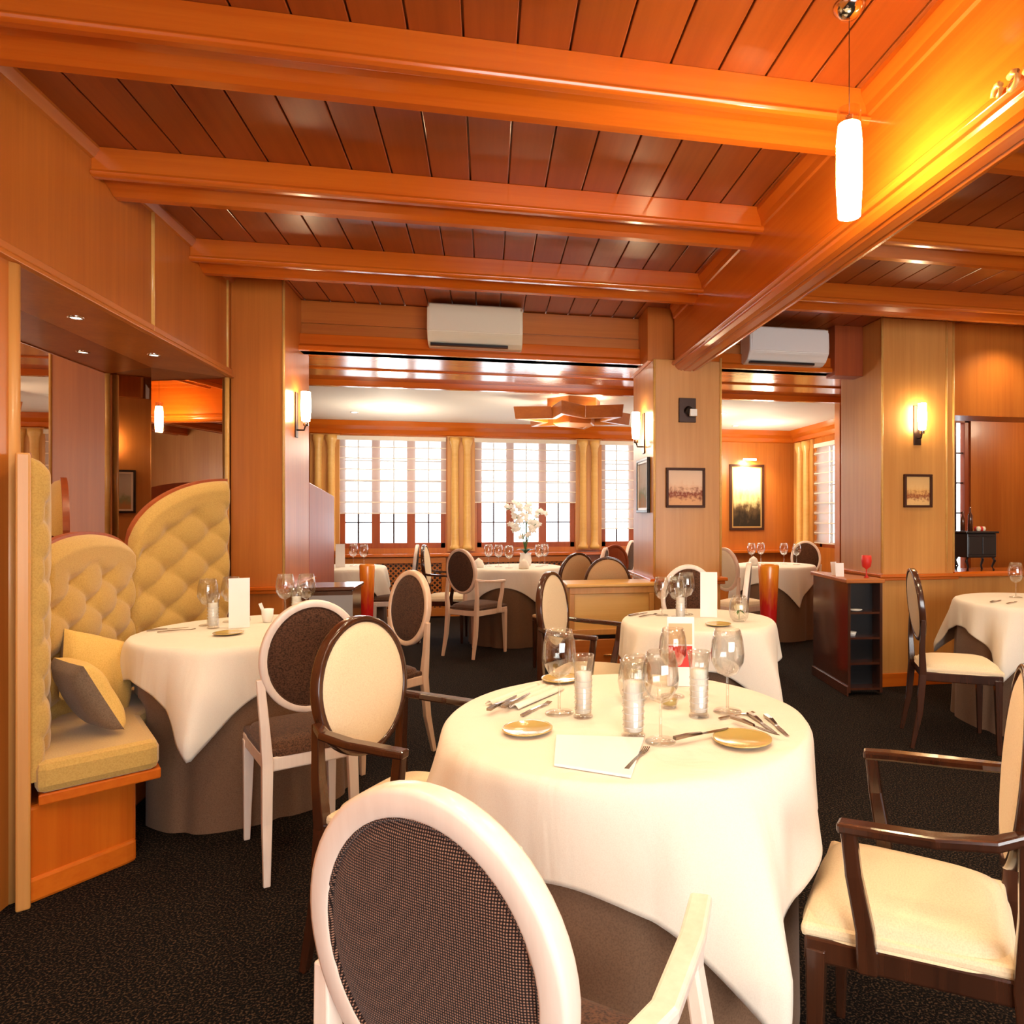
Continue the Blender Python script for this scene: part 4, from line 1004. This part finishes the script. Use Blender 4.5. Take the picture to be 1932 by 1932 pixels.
sconce(3.19, 4.60, 1.99, 0, 'glowing wall sconce on the front of the right pillar')
# niche downlights
for (x, y, lab) in ((-1.72, 3.28, 'left recessed downlight in the niche soffit'), (-1.72, 3.97, 'right recessed downlight in the niche soffit')):
    t = thing('downlight', lab, 'lamp', (x, y, 2.13), 0, 'downlights of the niche')
    MB().lathe([(.030, 0), (.030, -.004), (.022, -.006), (.020, 0)], 0, 0, 20).build('ring', M['chrome'], t)
    MB().lathe([(0, -.001), (.021, -.001), (.021, -.003), (0, -.003)], 0, 0, 20).build('glow_disc', M['spotlight'], t)
    spot('downlight_bulb', (x, y, 2.115), 9, 100)
for i, (x, y, lab) in enumerate(((2.62, 7.3, 'recessed ceiling spot nearer to the centre pillar, back room'), (3.15, 8.3, 'recessed ceiling spot farther back near the painting'), (-1.45, 8.0, 'recessed ceiling spot near the left back window'))):
    t = thing('ceiling_downlight', lab, 'lamp', (x, y, 2.43), 0, 'recessed spots of the back room ceiling')
    MB().lathe([(.045, 0), (.045, -.005), (.034, -.006), (.030, 0)], 0, 0, 20).build('ring', M['white'], t)
    MB().lathe([(0, -.001), (.032, -.001), (.032, -.003), (0, -.003)], 0, 0, 20).build('glow_disc', M['spotlight'], t)
# spot box on the centre pillar
sbx = thing('projector_spot', 'small dark spotlight box high on the centre pillar', 'lamp', (1.385, 4.60, 2.02))
MB().box(-.062, .062, -.02, 0, -.085, .085).build('back_plate', M['iron'], sbx, bevel=.003)
MB().tube([(.0, -.02, .0), (.02, -.06, -.02)], [.03, .03], 16).build('spot_head', M['black'], sbx)
MB().box(.0, .05, -.085, -.06, -.05, .0).build('lens_box', M['white'], sbx, bevel=.003)
# star-shaped wooden ceiling lamp
st = thing('star_ceiling_lamp', 'large wooden star-shaped ceiling light in the back room', 'lamp', (.86, 6.75, 2.43), R(12))
ro, ri = .62, .33
op = [((ro if k % 2 == 0 else ri) * math.cos(PI * k / 6), (ro if k % 2 == 0 else ri) * math.sin(PI * k / 6)) for k in range(12)]
m = MB()
for k in range(12):
    a, b = Vector(op[k]), Vector(op[(k + 1) % 12])
    ai, bi = a * .80, b * .80
    pts = [(a, -.10), (b, -.10), (b * .97, -.22), (a * .97, -.22), (ai, -.10), (bi, -.10), (bi, -.22), (ai, -.22)]
    v = [m.b.verts.new((p.x, p.y, z)) for p, z in pts]
    for f in ((0, 1, 2, 3), (3, 2, 6, 7), (7, 6, 5, 4), (4, 5, 1, 0)): m.b.faces.new([v[i] for i in f])
bmesh.ops.remove_doubles(m.b, verts=m.b.verts, dist=1e-4)
m.build('star_frame', M['wood_x'], st, bevel=.004)
m = MB(); m.prism([(p[0] * .82, p[1] * .82) for p in op], -.135, -.125); m.build('star_panel', M['panel'], st)
m = MB(); m.prism([(.22 * math.cos(PI * k / 3), .22 * math.sin(PI * k / 3)) for k in range(6)], -.25, -.135); m.build('star_centre', M['wood_x'], st, bevel=.01)
m = MB(); m.prism([(.28 * math.cos(PI * k / 3), .28 * math.sin(PI * k / 3)) for k in range(6)], -.125, -.0); m.build('mount', M['wood_x'], st)

# ================================================================== PICTURES
def picture(x, y, z, w, h, rz, art, fr, lab, fw=.018, mat_in=None):
    t = thing('framed_picture', lab, 'picture', (x, y, z), rz)
    m = MB(); m.box(-w / 2, w / 2, -.022, 0, h / 2 - fw, h / 2).box(-w / 2, w / 2, -.022, 0, -h / 2, -h / 2 + fw).box(-w / 2, -w / 2 + fw, -.022, 0, -h / 2 + fw, h / 2 - fw).box(w / 2 - fw, w / 2, -.022, 0, -h / 2 + fw, h / 2 - fw)
    m.build('frame', fr, t, bevel=.003)
    MB().box(-w / 2 + fw, w / 2 - fw, -.008, -.002, -h / 2 + fw, h / 2 - fw).build('canvas', art, t)
    if mat_in:
        q = fw + .016; m = MB()
        m.box(-w / 2 + fw, w / 2 - fw, -.016, -.008, h / 2 - q, h / 2 - fw).box(-w / 2 + fw, w / 2 - fw, -.016, -.008, -h / 2 + fw, -h / 2 + q).box(-w / 2 + fw, -w / 2 + q, -.016, -.008, -h / 2 + q, h / 2 - q).box(w / 2 - q, w / 2 - fw, -.016, -.008, -h / 2 + q, h / 2 - q)
        m.build('inner_frame', mat_in, t)
    return t
picture(1.372, 4.598, 1.475, .285, .28, 0, M['art_scene'], M['frame_brown'], 'dark framed warm landscape print on the front of the centre pillar')
picture(1.148, 4.90, 1.50, .36, .40, R(-90), M['art_green'], M['black'], 'black framed picture on the left side of the centre pillar', .02, M['white'])
picture(3.19, 4.598, 1.465, .235, .25, 0, M['art_scene2'], M['frame_brown'], 'brown framed village print below the right sconce')
pt = picture(3.50, YB - .002, 1.52, .50, .90, 0, M['art_land'], M['frame_brown'], 'tall gilt framed landscape painting on the far right wall', .035, M['gold'])
lp = thing('picture_light', 'small brass picture light above the tall landscape painting', 'lamp', (3.50, YB - .002, 2.02))
MB().tube([(0, 0, .0), (0, -.07, .04), (0, -.12, .02)], .006, 8).build('arm', M['brass'], lp)
MB().tube([(-.09, -.12, .01), (.09, -.12, .01)], .014, 10).build('shade', M['spotlight'], lp)
spot('picture_light_bulb', (3.50, YB - .16, 1.99), 22, 150, rot=(R(35), 0, 0))
